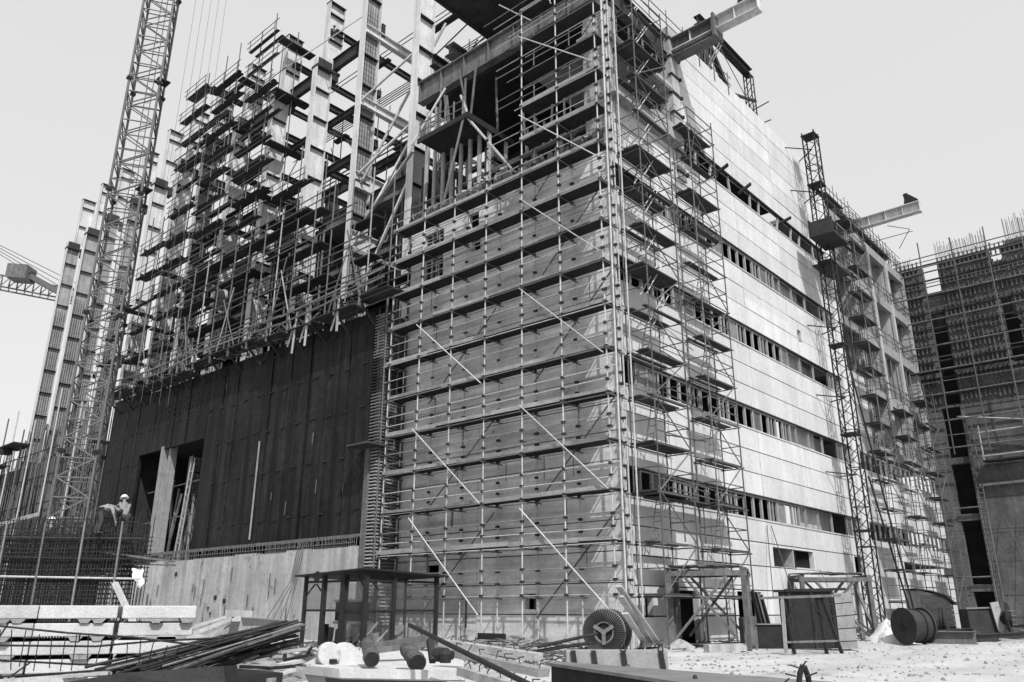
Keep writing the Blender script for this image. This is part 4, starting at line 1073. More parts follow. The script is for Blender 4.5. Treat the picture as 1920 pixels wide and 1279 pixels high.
# bundle of bars
bun = thing('rebar_bundle', 'thick dark bundle of rebar lying diagonally right of the pale beam stack', 'reinforcement', far(400, 1240, 11.5))
for i in range(64):
    dy = rnd(-4, 52); dx = rnd(-40, 24)
    MB().tube(far(555 + dx - dy * .3, 1166 + dy, 12.6 + rnd(0, .5)), far(250 + dx + rnd(-60, 90), 1246 + dy * .75 + rnd(-4, 10), 10.2 + rnd(-.2, .3)), rnd(.012, .022), 6).build('bar', M['rebarl'] if i % 6 == 0 else M['rebar'], bun)
# dark plate at the very front
single('steel_trough', MB().prism([far(60, 1290, 8.6), far(225, 1262, 9.2), far(420, 1249, 9.6), far(424, 1300, 9.3), far(60, 1330, 8.4)], FH * .5 - zup * .02), M['iron'], 'dark steel trough at the lower left edge below the rebar bundle', 'steel trough')
single('plank', MB().bar(far(-30, 1279, 9.0), far(205, 1262, 9.3), .16, .03), M['pale'], 'pale plank lying along the dark steel trough', 'plank')
# offcuts
for i in range(20):
    x = rnd(430, 540); y = 1224 + (i % 6) * 10 + rnd(-4, 4); d = 12.2 - (y - 1222) * .035; L = rnd(20, 60)
    lab = ['pale splintered offcut', 'grey timber offcut', 'short dark timber offcut', 'charred timber offcut'][i % 4]
    single('timber_offcut', MB().bar(far(x, y, d), far(x + L, y - rnd(-6, 14), d + rnd(.1, .8)), rnd(.06, .13), rnd(.025, .05)), (M['pale'], M['toe'], M['timber'], M['iron'])[i % 4], '%s in the scrap heap beside the white platform' % lab, 'timber offcut', 'timber offcuts in the scrap heap: ' + lab)
single('timber_crib', MB().box(far(440, 1279, 10.5) - Vector((.6, .3, .6)), far(440, 1279, 10.5) + Vector((.5, .4, .12))), M['iron'], 'dark timber crib under the scrap heap', 'crib')
# timber trestle, board with holes and steel offcut behind the stack
wt = thing('timber_trestle', 'pale broken timber trestle with slanted rails behind the rebar bundle', 'trestle', far(420, 1200, 15))
D_ = 14.6
for a, b, r in (((362, 1188), (445, 1156), .07), ((370, 1203), (446, 1163), .06), ((443, 1160), (434, 1197), .11), ((360, 1176), (440, 1152), .05), ((428, 1150), (468, 1152), .12)):
    MB().bar(far(*a, D_), far(*b, D_ + .4), r * 1.4, r).build('rail', M['pale'], wt)
single('holed_board', MB().prism([far(381, 1172, 15.4), far(408, 1172, 15.4), far(409, 1131, 15.4), far(382, 1131, 15.4)], FH * .05), M['pale'], 'upright pale board with drilled holes beside the beam stack', 'board')
hb_ = MB()
for y in (1140, 1150, 1165): hb_.lathe(far(390 + (y % 3) * 4, y, 15.38), -FH, [(0, .022), (.006, .022)], 8)
single('hole_discs', hb_, M['iron'], 'dark discs in place of the drilled holes on the upright pale board', 'discs')  # dark discs added on the board face to stand for the holes
single('steel_plate', MB().prism([far(452, 1158, 14.2), far(528, 1164, 14.0), far(530, 1173, 14.0), far(455, 1174, 14.2)], FH * .5), M['plate'], 'flat steel plate lying on top of the rebar bundle', 'steel plate')

# ================================================================== MESH HUT WITH FLAT ROOF
hx0, hy0 = -9.02, -5.9
hut = thing('mesh_hut', 'dark open hut with wire mesh walls and thin dark roof before the scaffold', 'hut', (hx0 - 2, hy0 + 2, 0))
for x, y, r in ((hx0, hy0, .09), (hx0 - 1.45, hy0, .13), (hx0 - 2.9, hy0, .09), (hx0 - 4.3, hy0, .07), (hx0, hy0 + 1.5, .09), (hx0, hy0 + 4.0, .08), (hx0 - 4.3, hy0 + 4, .06), (hx0 - 2.1, hy0 + 4, .05)):
    MB().box((x - r, y - r, -.05), (x + r, y + r, 2.86)).build('post', M['iron'], hut)
ra = [(hx0 - 4.75, hy0 - .35, 2.83), (hx0 + .32, hy0 - .35, 3.02), (hx0 + .32, hy0 + 4.4, 2.84), (hx0 - 4.75, hy0 + 4.4, 2.7)]
MB().quad8(ra + [(a, b, c + .07) for a, b, c in ra]).build('roof', M['iron'], hut)
for z in (1.35, 2.55): MB().box((hx0 - 4.3, hy0 - .04, z), (hx0, hy0 + .04, z + .09)).box((hx0 - .04, hy0, z), (hx0 + .04, hy0 + 4, z + .09)).build('rail', M['iron'], hut)
ms = MB()
def mesh(o, u, wdt, z0, z1, s=.11):
    o = Vector(o); u = Vector(u); n = int((wdt + (z1 - z0)) / s)
    for i in range(n):
        for sg in (0, 1):
            a0 = i * s - (z1 - z0); lo = max(0, -a0); hi = min(z1 - z0, wdt - a0)
            if hi <= lo: continue
            f = (lambda t: (a0 + t)) if sg == 0 else (lambda t: wdt - a0 - t)
            ms.tube(o + u * f(lo) + zup * (z0 + lo), o + u * f(hi) + zup * (z0 + hi), .007, 3)
mesh((hx0 - 1.4, hy0, 0), (-1, 0, 0), 2.8, 1.4, 2.8); mesh((hx0, hy0 + .1, 0), (0, 1, 0), 3.9, .1, 2.5); mesh((hx0 - .1, hy0, 0), (-1, 0, 0), 1.2, .2, 2.5)
tag(ms.build('wire_mesh', M['wire'], hut), None, None, kind='stuff')
for a, b in (((hx0 - .6, hy0, 2.8), (hx0, hy0, 2.2)), ((hx0, hy0 + .7, 2.2), (hx0, hy0, 2.8)), ((hx0 - 3.5, hy0, 2.5), (hx0 - 2.9, hy0, 2.05)), ((hx0 - 4.3, hy0, 1.95), (hx0 - 3.6, hy0, 2.5))): MB().bar(a, b, .05, .05).build('knee_brace', M['iron'], hut)
MB().box((hx0 - 3.9, hy0 + 1.4, .95), (hx0 - 2.2, hy0 + 2.0, 1.75)).build('bench', M['iron'], hut)
MB().box((hx0 - 3.9, hy0 + 1.3, 1.76), (hx0 - 2.1, hy0 + 2.0, 1.86)).box((hx0 - 3.9, hy0 + 1.3, .82), (hx0 - 2.1, hy0 + 2.0, .93)).build('shelf', M['block'], hut)
for i in range(14):
    x = hx0 - rnd(.3, 4.1); y = hy0 + rnd(.4, 3.8); h = rnd(.3, 1.0)
    MB().bar((x, y, 0), (x + rnd(-.2, .2), y + rnd(-.2, .2), h), rnd(.15, .5), rnd(.1, .4)).build('stored_box', M[('rust', 'iron', 'toe', 'grey')[i % 4]], hut)
bp = MB()
for i in range(9): bp.bar((hx0 - 3.8 + i * .42, hy0 + .7 + rnd(0, 1), 0), (hx0 - 3.6 + i * .42, hy0 + 1.6, rnd(.5, 1.1)), .1, .05)
bp.build('leaning_boards', M['pale'], hut)

# ================================================================== WHITE STEEL PLATFORM WITH LOGS (bottom centre)
wp = thing('steel_platform', 'whitewashed steel platform with a raised rim and hinge boss at the lower centre', 'platform', far(730, 1300, 10.6))
T = lambda x, y, d=10.8: far(x, y, d)
fr = [T(572, 1256, 10.4), T(640, 1262, 10.0), T(868, 1265, 10.2), T(905, 1262, 10.6)]
zt = sum(p.z for p in fr) / 4
def deckpt(x, y, z): d = sight(x, y); return CAM + d * ((z - CAM.z) / d.z)
top = [(573, 1255), (640, 1262), (872, 1266), (868, 1232), (820, 1222), (640, 1216), (600, 1232)]
zt = .52
poly = [deckpt(x, y, zt) for x, y in top]
MB().prism([p - zup * .09 for p in poly], zup * .09).build('deck_plate', M['white'], wp)
for a, b in zip(poly[:3], poly[1:3]): MB().bar(a + zup * .0 - FH * .03, b - FH * .03 + zup * .0, .07, .13).build('rim', M['white'], wp)
under = [(p + FH * .06 if i < 3 else p) for i, p in enumerate(poly)]
cen = sum(poly, Vector()) / len(poly)
MB().prism([Vector((cen.x + (p.x - cen.x) * .8, cen.y + (p.y - cen.y) * .8, 0)) for p in poly], zup * (zt - .1)).build('body', M['plate'], wp)
MB().prism([poly[0] - zup * .09 - FH * .02, poly[0] + RH * .32 - zup * .1 - FH * .05, poly[0] + RH * .5 - zup * .52 - FH * .05, poly[0] + RH * .3 - zup * .52 - FH * .05], FH * .05).build('gusset', M['white'], wp)
l0 = deckpt(735, 1266, zt - .06) - FH * .1
MB().bar(l0 - RH * .11, l0 + RH * .11, .08, .09).build('lug', M['white'], wp)
bc = deckpt(618, 1240, zt + .05)
hump = MB(); prof = [(-.62, .0), (-.5, .06), (-.3, .17), (-.1, .31), (.0, .36), (.12, .34), (.35, .17), (.6, .05), (.75, .0)]
hump.prism([bc + RH * (x + .12) + zup * (h - .06) + FH * .12 for x, h in prof], FH * .5).build('hump', M['white'], wp); hump_o = bpy.data.objects[[o.name for o in wp.children if o.name.startswith('hump')][0]]
smooth(MB().lathe(bc + zup * .12 - FH * .06, -FH + RH * .45, [(-.16, .2), (0, .2), (.015, .185), (.02, .02)], 28).build('hinge_boss', M['white'], hump_o))
MB().box(bc + Vector((.02, -.05, -.03)), bc + Vector((.14, .06, .04))).build('slot', M['iron'], wp)
def log(label, x0, y0, x1, y1, z, r):
    t = thing('log', label, 'log', deckpt(x0, y0, z) - zup * r, 'logs on the white platform')
    a = deckpt(x0, y0, z + .02); b = far(x1, y1, (a - CAM).dot(FW) + .9); d = (a - b).normalized(); L = (a - b).length
    pr_ = [(0, r * .8)] + [(L * i / 8, r * (.94 + .025 * math.sin(i * 2.1))) for i in range(1, 8)] + [(L, r * 1.02), (L + .012, r * .96)]
    bk_ = smooth(MB().lathe(b, d, pr_, 18).build('bark', M['logs'], t))
    smooth(MB().lathe(a, d, [(.008, r * .93), (.016, r * .9)], 18).build('cut_face', M['iron'], t))
    MB().lathe(a - d * .16, d, [(0, r * 1.07), (.02, r * 1.08), (.04, r * 1.07)], 18).build('band', M['rust'], bk_)
log('left of two short logs pointing forward on the white platform, nearest its hinge boss', 697, 1236, 689, 1205, zt + .13, .13)
log('right of two short logs pointing forward on the white platform, nearest the black pole', 783, 1243, 762, 1215, zt + .13, .135)
single('timber_baulk', MB().bar(far(700, 1214, 15), far(806, 1199, 15.6), .2, .16).bar(far(704, 1220, 14.8), far(800, 1207, 15.4), .12, .1), M['rust'], 'rough timber baulk lying behind the two logs', 'timber')
pump = MB().lathe(far(815, 1228, 11.6), (1, .3, 0), [(0, .09), (.14, .1), (.2, .06), (.3, .06)], 12).lathe(far(835, 1243, 11.4), (0, 0, 1), [(0, .08), (.12, .1), (.2, .04)], 12).bar(far(806, 1200, 11.8), far(812, 1240, 11.5), .09, .1)
single('winch_fitting', pump, M['iron'], 'dark cast iron fitting standing at the right end of the white platform', 'iron fitting')
single('steel_pole', MB().tube(far(768, 1172, 12.2), far(1025, 1300, 8.0), .032, 10), M['iron'], 'long black pole slanting down across the lower centre', 'pole')
# pale concrete strips with rebar hooks
for i, (a, b, lab) in enumerate((((830, 1205), (1010, 1232), 'farther pale concrete strip with rebar loops behind the black pole'), ((845, 1222), (1020, 1262), 'nearer pale concrete strip with rebar hooks crossed by the black pole'), ((870, 1258), (1010, 1300), 'lowest pale concrete strip at the bottom edge by the flat steel girder'))):
    d0, d1 = 13.6 - i * 1.3, 12.4 - i * 1.4
    t = thing('precast_strip', lab, 'concrete strip', far(*a, d0), 'pale precast strips')
    MB().bar(far(*a, d0), far(*b, d1), .24, .11).build('strip', M['grey'] if i == 1 else M['base'], t)
    for k in range(7):
        f = (k + .2 + rnd(0, .6)) / 7; p = far(*a, d0).lerp(far(*b, d1), f) + zup * .06 - FH * .1
        MB().path([p, p + zup * rnd(.05, .11) + RH * rnd(-.06, .06), p + zup * rnd(.06, .1) + RH * rnd(.03, .1)], .008, 5).build('hook', M['rebar'], t)
single('fallen_pipe', MB().tube(on_z(905, 1214, .12), on_z(1062, 1222, .12), .1, 12), M['rough'], 'long grey pipe lying on the ground left of the concrete block', 'pipe')
# flat steel girder at the lower right
ig = thing('steel_girder', 'broad flat steel girder lying across the lower right foreground', 'steel girder', (10, -16, 0))
a0 = Vector((8.3, -15.1, .45)); a1 = Vector((15.2, -17.6, .45))
tp = [Vector(q) for q in ((8.26, -14.9, .46), (13.85, -15.83, .46), (16.5, -16.6, .46), (15.5, -19.2, .46), (12.29, -17.27, .46), (8.33, -15.28, .46))]
MB().prism(tp, zup * .05).build('top_flange', M['plate'], ig)
MB().bar(Vector((8.4, -15.15, .26)), Vector((15.6, -18.9, .26)), .05, .4).build('web', M['iron'], ig)
MB().prism([Vector((q.x, q.y, .02)) for q in tp], zup * .05).build('bottom_flange', M['rust'], ig)
MB().lathe(a0.lerp(a1, .55) + zup * .05 - FH * .28, RH, [(-.02, .06), (.02, .06)], 16).build('eye_bolt', M['iron'], ig)
# concrete block with lifting straps
cbk = thing('concrete_block', 'long grey concrete block with dark lifting straps before the cable drum', 'concrete block', (6, -9.6, 0))
p0 = on_z(1062, 1257); p1 = on_z(1254, 1257); dv = (p1 - p0).normalized(); nv = Vector((-dv.y, dv.x, 0))
def cb_(a, b, h): return p0 + dv * a + nv * b + zup * h
L = (p1 - p0).length
cbm = MB().quad8([cb_(0, 0, -.05), cb_(L, 0, -.05), cb_(L, .6, -.05), cb_(0, .6, -.05), cb_(0, .02, .47), cb_(L, .02, .47), cb_(L, .58, .47), cb_(0, .58, .47)])
cbo = o = cbm.build('block', M['grey'], cbk); bv = o.modifiers.new('bevel', 'BEVEL'); bv.width = .02; bv.segments = 2
for f in (.07, .27, .56, .93):
    c = cb_(L * f, -.03, 0)
    st = MB().prism([c + zup * .47 - dv * .07, c + zup * .47 + dv * .05, c + zup * .02 + dv * .11, c + zup * .02 - dv * .02], -nv * .03)
    if f > .5: st.path([c + zup * .46 + nv * .05 - dv * .06, c + zup * .6 + nv * .06 - dv * .04, c + zup * .62 + nv * .07 + dv * .04, c + zup * .46 + nv * .05 + dv * .07], .018)
    st.build('lifting_strap', M['iron'], cbo)
# cable drum
cdm = thing('cable_drum', 'steel cable drum with striped flanges before the corner of the block', 'cable drum', on_z(1140, 1226))
ctr = on_z(1130, 1226) + zup * .86; ax = (-FH * .78 - RH * .35).normalized()
R1 = .76; ctr = on_z(1134, 1228); ctr.z = R1 - .04
for s_, nm in ((.0, 'flange'), (-.75, 'flange')):
    c = ctr + ax * (s_)
    fla = smooth(MB().lathe(c, ax, [(-.02, .3), (-.02, R1), (.0, R1 + .015), (.025, R1), (.025, .3)], 48, True).build(nm, M['plate'], cdm))
    if s_ == 0: fla0 = fla
    rb_ = MB(); u = ax.cross(zup).normalized(); v = u.cross(ax)
    for i in range(56):
        t = 2 * math.pi * i / 56; d = u * math.cos(t) + v * math.sin(t)
        rb_.bar(c + d * .36 + ax * .04, c + d * (R1 - .02) + ax * .04, .03, .03, tuple(ax))
        rb_.bar(c + d * .36 - ax * .035, c + d * (R1 - .02) - ax * .035, .03, .03, tuple(ax))
    rb_.build('ribs', M['iron'], fla)
MB().lathe(ctr - ax * .74, ax, [(0, .32), (.70, .32)], 28).build('barrel', M['iron'], cdm)
sp = MB(); u = ax.cross(zup).normalized(); v = u.cross(ax)
for k in range(3):
    t = R(30 + 120 * k); d = u * math.cos(t) + v * math.sin(t); sp.bar(ctr + ax * .04, ctr + ax * .05 + d * .4, .12, .05, tuple(ax))
sp.lathe(ctr + ax * .02, ax, [(0, .09), (.06, .09)], 14); sp.build('spokes', M['plate'], fla0)
# bush, rebar hoops and pipes left of the drum
sh = thing('shrub', 'spiky little shrub on a thin stem left of the cable drum', 'shrub', on_z(1072, 1205))
sb0 = on_z(1072, 1208); MB().tube(sb0, sb0 + zup * 1.0, .035, 6, .02).build('stem', M['timber'], sh)
lf = MB()
for i in range(170):
    t = rnd(0, 6.28); e = rnd(-.5, 1.2); L2 = rnd(.25, .75); d = Vector((math.cos(t) * math.cos(e), math.sin(t) * math.cos(e), math.sin(e)))
    p = sb0 + zup * rnd(.75, 1.15) + d * .05; q_ = p + d * L2 - zup * (.1 * L2); s_ = d.cross(zup).normalized() * .018
    n = len(lf.v); lf.v += [tuple(p - s_), tuple(p + s_), tuple((p + q_) / 2 + s_ * 1.4 + zup * .03), tuple(q_), tuple((p + q_) / 2 - s_ * 1.4 + zup * .03)]; lf.f.append((n, n + 1, n + 2, n + 3, n + 4))
lf.build('leaves', M['leaf'], sh)
for i, (x, y, hgt, wd, lab) in enumerate(((1035, 1205, .95, .35, 'bent rebar hoop rising left of the shrub'), (1078, 1207, 1.15, .2, 'narrow bent rebar hoop between the shrub and the cable drum'))):
    c = on_z(x, y); pts = [c + RH * (wd * math.cos(math.pi * k / 10)) + zup * (hgt * math.sin(math.pi * k / 10) ** .6) for k in range(11)]
    single('rebar_hoop', MB().path(pts, .028, 6), M['rebar'], lab, 'rebar hoop', 'bent rebar hoops')
for a, b, lab in (((1008, 1213), (1120, 1188), 'upper dark pipe sloping up to the cable drum'), ((1000, 1222), (1110, 1205), 'lower dark pipe among rubble left of the cable drum')):
    single('steel_pipe', MB().tube(far(*a, 21.5), far(*b, 22), .045, 8), M['iron'], lab, 'pipe', 'dark pipes by the cable drum')
single('pipe_stand', MB().path([on_z(858, 1200), on_z(858, 1200) + zup * .62, on_z(872, 1200) + zup * .62, on_z(872, 1200)], .03), M['iron'], 'small dark bent pipe frame before the shaded front', 'pipe frame')
single('steel_angle', MB().box((-6.4, -1.9, .25), (-4.9, -1.75, .5)), M['iron'], 'dark box channel lying at the foot of the scaffold', 'channel')
single('downpipe', MB().tube((-8.5, -.5, 1.95), (-8.5, -.5, .65), .045), M['iron'], 'short dark pipe hanging down the foot of the shaded front', 'pipe')
for i, (a, b) in enumerate((((1160, 1099), (1240, 1214)), ((1163, 1118), (1226, 1212)), ((1172, 1150), (1212, 1212)))):
    q0 = far(*a, 23.2 + i * .1); q1 = on_z(*b)
    single('leaning_plank', MB().bar(q1, q0, .2, .05), M['pale'], ['longest pale plank leaning on the corner scaffold', 'second pale plank leaning just below the longest one', 'shortest pale plank leaning at the scaffold corner'][i], 'plank', 'pale planks leaning at the corner')

# ================================================================== YARD BEFORE THE SUNLIT SIDE
def gantry(label, o, u, wd, dp, h, group):
    t = thing('timber_gantry', label, 'timber frame', o, group); u = Vector(u).normalized(); n = Vector((-u.y, u.x, 0)); o = Vector(o)
    g = lambda a, b, z: o + u * a + n * b + zup * z
    for a in (0, wd):
        for b in (0, dp): MB().bar(g(a, b, -.1), g(a, b, h), .2, .2, tuple(u)).build('post', M['timber'], t)
    for b in (0, dp): MB().bar(g(-.15, b, h + .1), g(wd + .15, b, h + .1), .2, .2).build('beam', M['timber'], t)
    MB().bar(g(0, -.1, h + .26), g(0, dp + .1, h + .26), .25, .12).bar(g(wd, -.1, h + .26), g(wd, dp + .1, h + .26), .25, .12).build('cross_beam', M['timber'], t)
    for a, b, q in ((0, .0, 1), (wd, dp, -1)):
        MB().bar(g(a + .1 * q, b, .3), g(a + wd * .78 * q, b, h), .16, .1).build('brace', M['timber'], t)
        MB().bar(g(a + wd * .85 * q, b, .4), g(a + wd * .2 * q, b, h), .16, .1).build('brace', M['timber'], t)
    for a in (0, wd): MB().bar(g(a, .1, .4), g(a, dp, h - .3), .14, .1).build('brace', M['timber'], t)
    d = MB()
    for i in range(int(wd / .32)): d.bar(g(i * .32 + .1, -.2, h + .38 + rnd(0, .05)), g(i * .32 + .1 + rnd(-.05, .05), dp + .2, h + .38 + rnd(0, .06)), .28, .05)
    d.build('deck', M['timber'], t)
gantry('timber protective gantry with crossed braces at the foot of the near towers', (.75, 1.95, 0), (2.55, 1.05, 0), 2.95, 2.0, 2.75, 'timber gantries along the sunlit side')
gantry('farther timber gantry with short knee braces behind the dark steel tank', (1.2, 14.3, 0), (2.6, 2.4, 0), 3.5, 1.6, 2.85, 'timber gantries along the sunlit side')
single('concrete_kerb', MB().bar(on_z(1325, 1222) + zup * .12, on_z(1396, 1220) + zup * .12, .3, .26), M['base'], 'pale concrete kerb piece on the ground below the near gantry', 'kerb')
single('scrap_sheet', MB().prism([on_z(1288, 1203) + zup * .05, on_z(1320, 1192) + zup * .45, on_z(1352, 1204) + zup * .15, on_z(1300, 1212) + zup * .02], Vector((.1, .25, .05))), M['iron'], 'dark sheet metal scrap lying under the near gantry', 'scrap')
# dark steel tank with trestle
tk = thing('steel_tank', 'dark sheet steel tank standing in the yard with a projecting top rim', 'tank', on_z(1530, 1216))
o0 = on_z(1489, 1216); u = RH; n = FH
g = lambda a, b, z: o0 + u * a + n * b + zup * z
MB().quad8([g(0, 0, 0), g(1.75, 0, 0), g(1.75, 1.3, 0), g(0, 1.3, 0), g(0, 0, 2.15), g(1.75, 0, 2.15), g(1.75, 1.3, 2.15), g(0, 1.3, 2.15)]).build('shell', M['iron'], tk)
MB().bar(g(-.15, -.05, 2.2), g(2.3, -.05, 2.25), .16, .1).bar(g(-.15, 1.35, 2.2), g(2.3, 1.35, 2.2), .16, .1).build('top_rim', M['iron'], tk)
for a in (0, .9, 1.72): MB().bar(g(a, -.04, 0), g(a, -.04, 2.14), .08, .07).build('stiffener', M['girder'], tk)
MB().quad8([g(1.8, -.1, 0), g(2.5, -.1, 0), g(2.5, 1.2, 0), g(1.8, 1.2, 0), g(1.8, -.1, 2.1), g(2.5, -.1, 2.1), g(2.5, 1.2, 2.1), g(1.8, 1.2, 2.1)]).build('side_cabinet', M['grey'], tk)
tr = thing('steel_trestle', 'light work trestle of poles and ladder rungs in front of the dark tank', 'trestle', on_z(1530, 1222))
o1 = on_z(1474, 1224); g = lambda a, b, z: o1 + u * a + n * b + zup * z
MB().bar(g(-.75, 0, 1.85), g(2.2, 0, 1.95), .09, .09).bar(g(0, .0, .35), g(1.9, 0, .4), .1, .07).build('rail', M['timber'], tr)
MB().bar(g(.0, 0, -.05), g(.05, 0, 1.9), .1, .1).build('leg', M['base'], tr)
for a, bb in ((.3, .1), (1.45, 1.35), (2.0, 1.5)): MB().bar(g(a, 0, -.05), g(bb, .1, 2.0), .11, .11).build('leg', M['iron'], tr)
MB().bar(g(.1, 0, 1.0), g(.6, 0, 1.85), .06, .06).bar(g(1.5, 0, 1.2), g(1.0, 0, 1.85), .06, .06).build('brace', M['iron'], tr)
for i in range(4): MB().tube(g(1.5, .05, .35 + i * .42), g(2.6, .05, .4 + i * .44), .02).build('rung', M['iron'], tr)
cr = thing('steel_crate', 'low dark open steel crate between the near gantry and the tank', 'crate', on_z(1450, 1214))
o2 = on_z(1398, 1215); g = lambda a, b, z: o2 + u * a + n * b + zup * z
MB().quad8([g(.55, 0, 0), g(2.05, 0, 0), g(2.05, .9, 0), g(.55, .9, 0), g(.55, 0, .88), g(2.05, 0, .88), g(2.05, .9, .88), g(.55, .9, .88)]).build('body', M['iron'], cr)
MB().bar(g(.5, -.02, .9), g(2.1, -.02, .9), .08, .05).build('rim', M['plate'], cr)
MB().quad8([g(0, 0, 0), g(.53, 0, 0), g(.53, .7, 0), g(0, .7, 0), g(0, 0, 1.15), g(.53, 0, 1.2), g(.53, .7, 1.2), g(0, .7, 1.15)]).build('end_box', M['rust'], cr)
for i in range(3):
    q0 = on_z(1452 + i * 8, 1213) + FH * 1.3; single('leaning_door', MB().bar(q0 + zup * .3, q0 + zup * (2.25 - .1 * i) - RH * .25 + FH * .3, .42, .07, tuple(RH)).bar(q0 + zup * .3 - FH * .06, q0 + zup * (2.2 - .1 * i) - RH * .25 + FH * .24, .06, .03, tuple(RH)), M['iron'] if i != 1 else M['rust'], ['leftmost dark panel leaning behind the steel crate', 'middle rusty panel leaning behind the steel crate', 'rightmost dark panel leaning behind the steel crate'][i], 'panel', 'panels leaning behind the crate')
# sand heap, drums, shed, winch and steel on the ground at the right
def heap(name, lab, cat, c, rx, ry, h, m):
    mb = MB(); N = 22; K = 7
    for k in range(K + 1):
        f = k / K
        for i in range(N):
            t = 2 * math.pi * i / N; r = f * (1 + .16 * math.sin(3 * t + c.x) + .1 * math.sin(7 * t)); mb.v.append((c.x + rx * r * math.cos(t), c.y + ry * r * math.sin(t), c.z - .06 + h * (1 - f) ** .8 * (1 + .2 * math.sin(t * 2 + k)) * (1 if k < K else 0)))
    for k in range(K):
        for i in range(N): j = (i + 1) % N; mb.f.append((k * N + i, (k + 1) * N + i, (k + 1) * N + j, k * N + j))
    mb.f.append(tuple(range(N)))
    return smooth(single(name, mb, m, lab, cat))
heap('sand_heap', 'small white sand heap left of the big wooden drum', 'heap', on_z(1668, 1204), 1.1, .9, .95, M['sand'])
heap('rubble_heap', 'low pale rubble heap at the corner beside the concrete block', 'heap', on_z(1275, 1218), 1.0, .7, .38, M['base'])
heap('rubble_heap', 'dark earth heap at the foot of the shaded front behind the pipes', 'heap', on_z(960, 1212), 3.4, .8, .42, M['rubble'])
def drum(lab, c, ax, r, wd, group='big drums in the yard'):
    t = thing('wooden_drum', lab, 'drum', c, group); c = Vector(c) + zup * (r - .04); ax = Vector(ax).normalized()
    for s in (-wd / 2, wd / 2): MB().lathe(c + ax * s, ax, [(-.05, r), (.05, r)], 28).build('flange', M['girder'], t)
    MB().lathe(c - ax * (wd / 2 - .06), ax, [(0, r * .88), (wd - .12, r * .88)], 28).build('lagging', M['girder'], t); lag = t.children[-1] if t.children[-1].name.startswith('lagging') else [c_ for c_ in t.children if c_.name.startswith('lagging')][0]
    MB().lathe(c - ax * (wd / 2 + .055), ax, [(0, .16), (-.0 - .04, .16)], 12).lathe(c + ax * .1, ax, [(0, r * .93), (.06, r * .93)], 28).build('hoop', M['iron'], lag)
drum('big dark lagged drum, nearest of the two right of the sand heap', on_z(1718, 1207), RH * .95 + FH * .3, .8, 1.05)
drum('smaller pale-topped drum behind the big dark lagged drum', on_z(1766, 1196), RH * .8 - FH * .5, .85, .7)
shd = thing('plank_shed', 'pale plank shed with a bent roof sheet beside the far scaffold towers', 'shed', on_z(1770, 1190))
o3 = on_z(1752, 1192) + FH * 1.0; g = lambda a, b, z: o3 + RH * a + FH * b + zup * z
MB().quad8([g(0, 0, 0), g(1.9, 0, 0), g(1.9, 2, 0), g(0, 2, 0), g(0, 0, 2.6), g(1.8, 0, 2.2), g(1.8, 2, 2.2), g(0, 2, 2.6)]).build('wall', M['rough'], shd)
pl_ = MB()
for i in range(8): pl_.bar(g(-.02, -.03, .15 + i * .3), g(1.86, -.03, .15 + i * .29), .05, .24, (0, 0, 1))
pl_.build('cladding', M['board'], shd)
MB().prism([g(-.3, -.2, 2.72), g(.6, -.2, 2.62), g(1.5, -.2, 2.36), g(2.15, -.2, 1.8), g(2.1, -.2, 1.75), g(1.45, -.2, 2.29), g(.6, -.2, 2.55), g(-.3, -.2, 2.66)], FH * 2.0).build('roof_sheet', M['form'], shd)
wn = thing('winch', 'dark cable winch with a side plate and wheel near the dark building', 'winch', on_z(1858, 1192))
o4 = on_z(1822, 1193); g = lambda a, b, z: o4 + RH * a + FH * b + zup * z
MB().quad8([g(0, 0, .1), g(1.7, 0, .1), g(1.7, 1, .1), g(0, 1, .1), g(0, 0, 1.5), g(1.7, 0, 1.5), g(1.7, 1, 1.5), g(0, 1, 1.5)]).build('housing', M['girder'], wn)
MB().bar(g(-.1, -.05, 1.55), g(1.8, -.05, 1.6), .1, .08).build('top_rail', M['plate'], wn)
MB().bar(g(1.75, -.2, .3), g(1.55, -.2, 1.9), .5, .08, tuple(FH)).build('side_plate', M['base'], wn)
MB().lathe(g(2.3, -.1, .95), RH * .8 - FH * .6, [(-.06, .95), (.06, .95)], 28).lathe(g(2.15, -.1, .95), RH * .8 - FH * .6, [(-.3, .4), (.3, .4)], 20).build('wheel', M['iron'], wn)
for i in range(5): MB().tube(g(1.9, -.3, .4 + i * .25), g(2.6, -.4, .4 + i * .25), .04).build('cable', M['rust'], wn)
for i, (a, b, wd, hh, lab) in enumerate((((1735, 1207), (1832, 1208), .5, .55, 'nearest deep steel beam lying on the ground before the drums'), ((1762, 1198), (1890, 1187), .35, .45, 'second steel beam lying behind the nearest, pointing to the winch'), ((1830, 1204), (1960, 1194), .3, .35, 'rightmost steel beam lying along the yard edge'), ((1850, 1186), (1960, 1183), .3, .5, 'farthest dark beam at the foot of the dark building'))):
    single('steel_beam', MB().ibeam(on_z(*a) + zup * hh / 2, on_z(*b) + zup * hh / 2, wd, hh, .04, .03), M['rust'] if i == 0 else M['girder'], lab, 'steel beam', 'steel beams lying in the yard')
fsn = thing('sheet_fence', 'leaning sheet fence with a pale top rail at the right edge below the dark building', 'fence', on_z(1905, 1178))
o5 = on_z(1886, 1180); g = lambda a, b, z: o5 + RH * a + FH * b + zup * z
MB().bar(g(0, 0, .7), g(4, 0, .6), .06, 1.6, (0, 0, 1)).build('sheet', M['rough'], fsn); MB().bar(g(-.2, -.05, 1.62), g(4, -.05, 1.3), .14, .14).build('top_rail', M['pale'], fsn)
db_ = thing('timber_pile', 'jumble of slanted boards between the hoist foot and the sand heap', 'timber pile', on_z(1650, 1198))
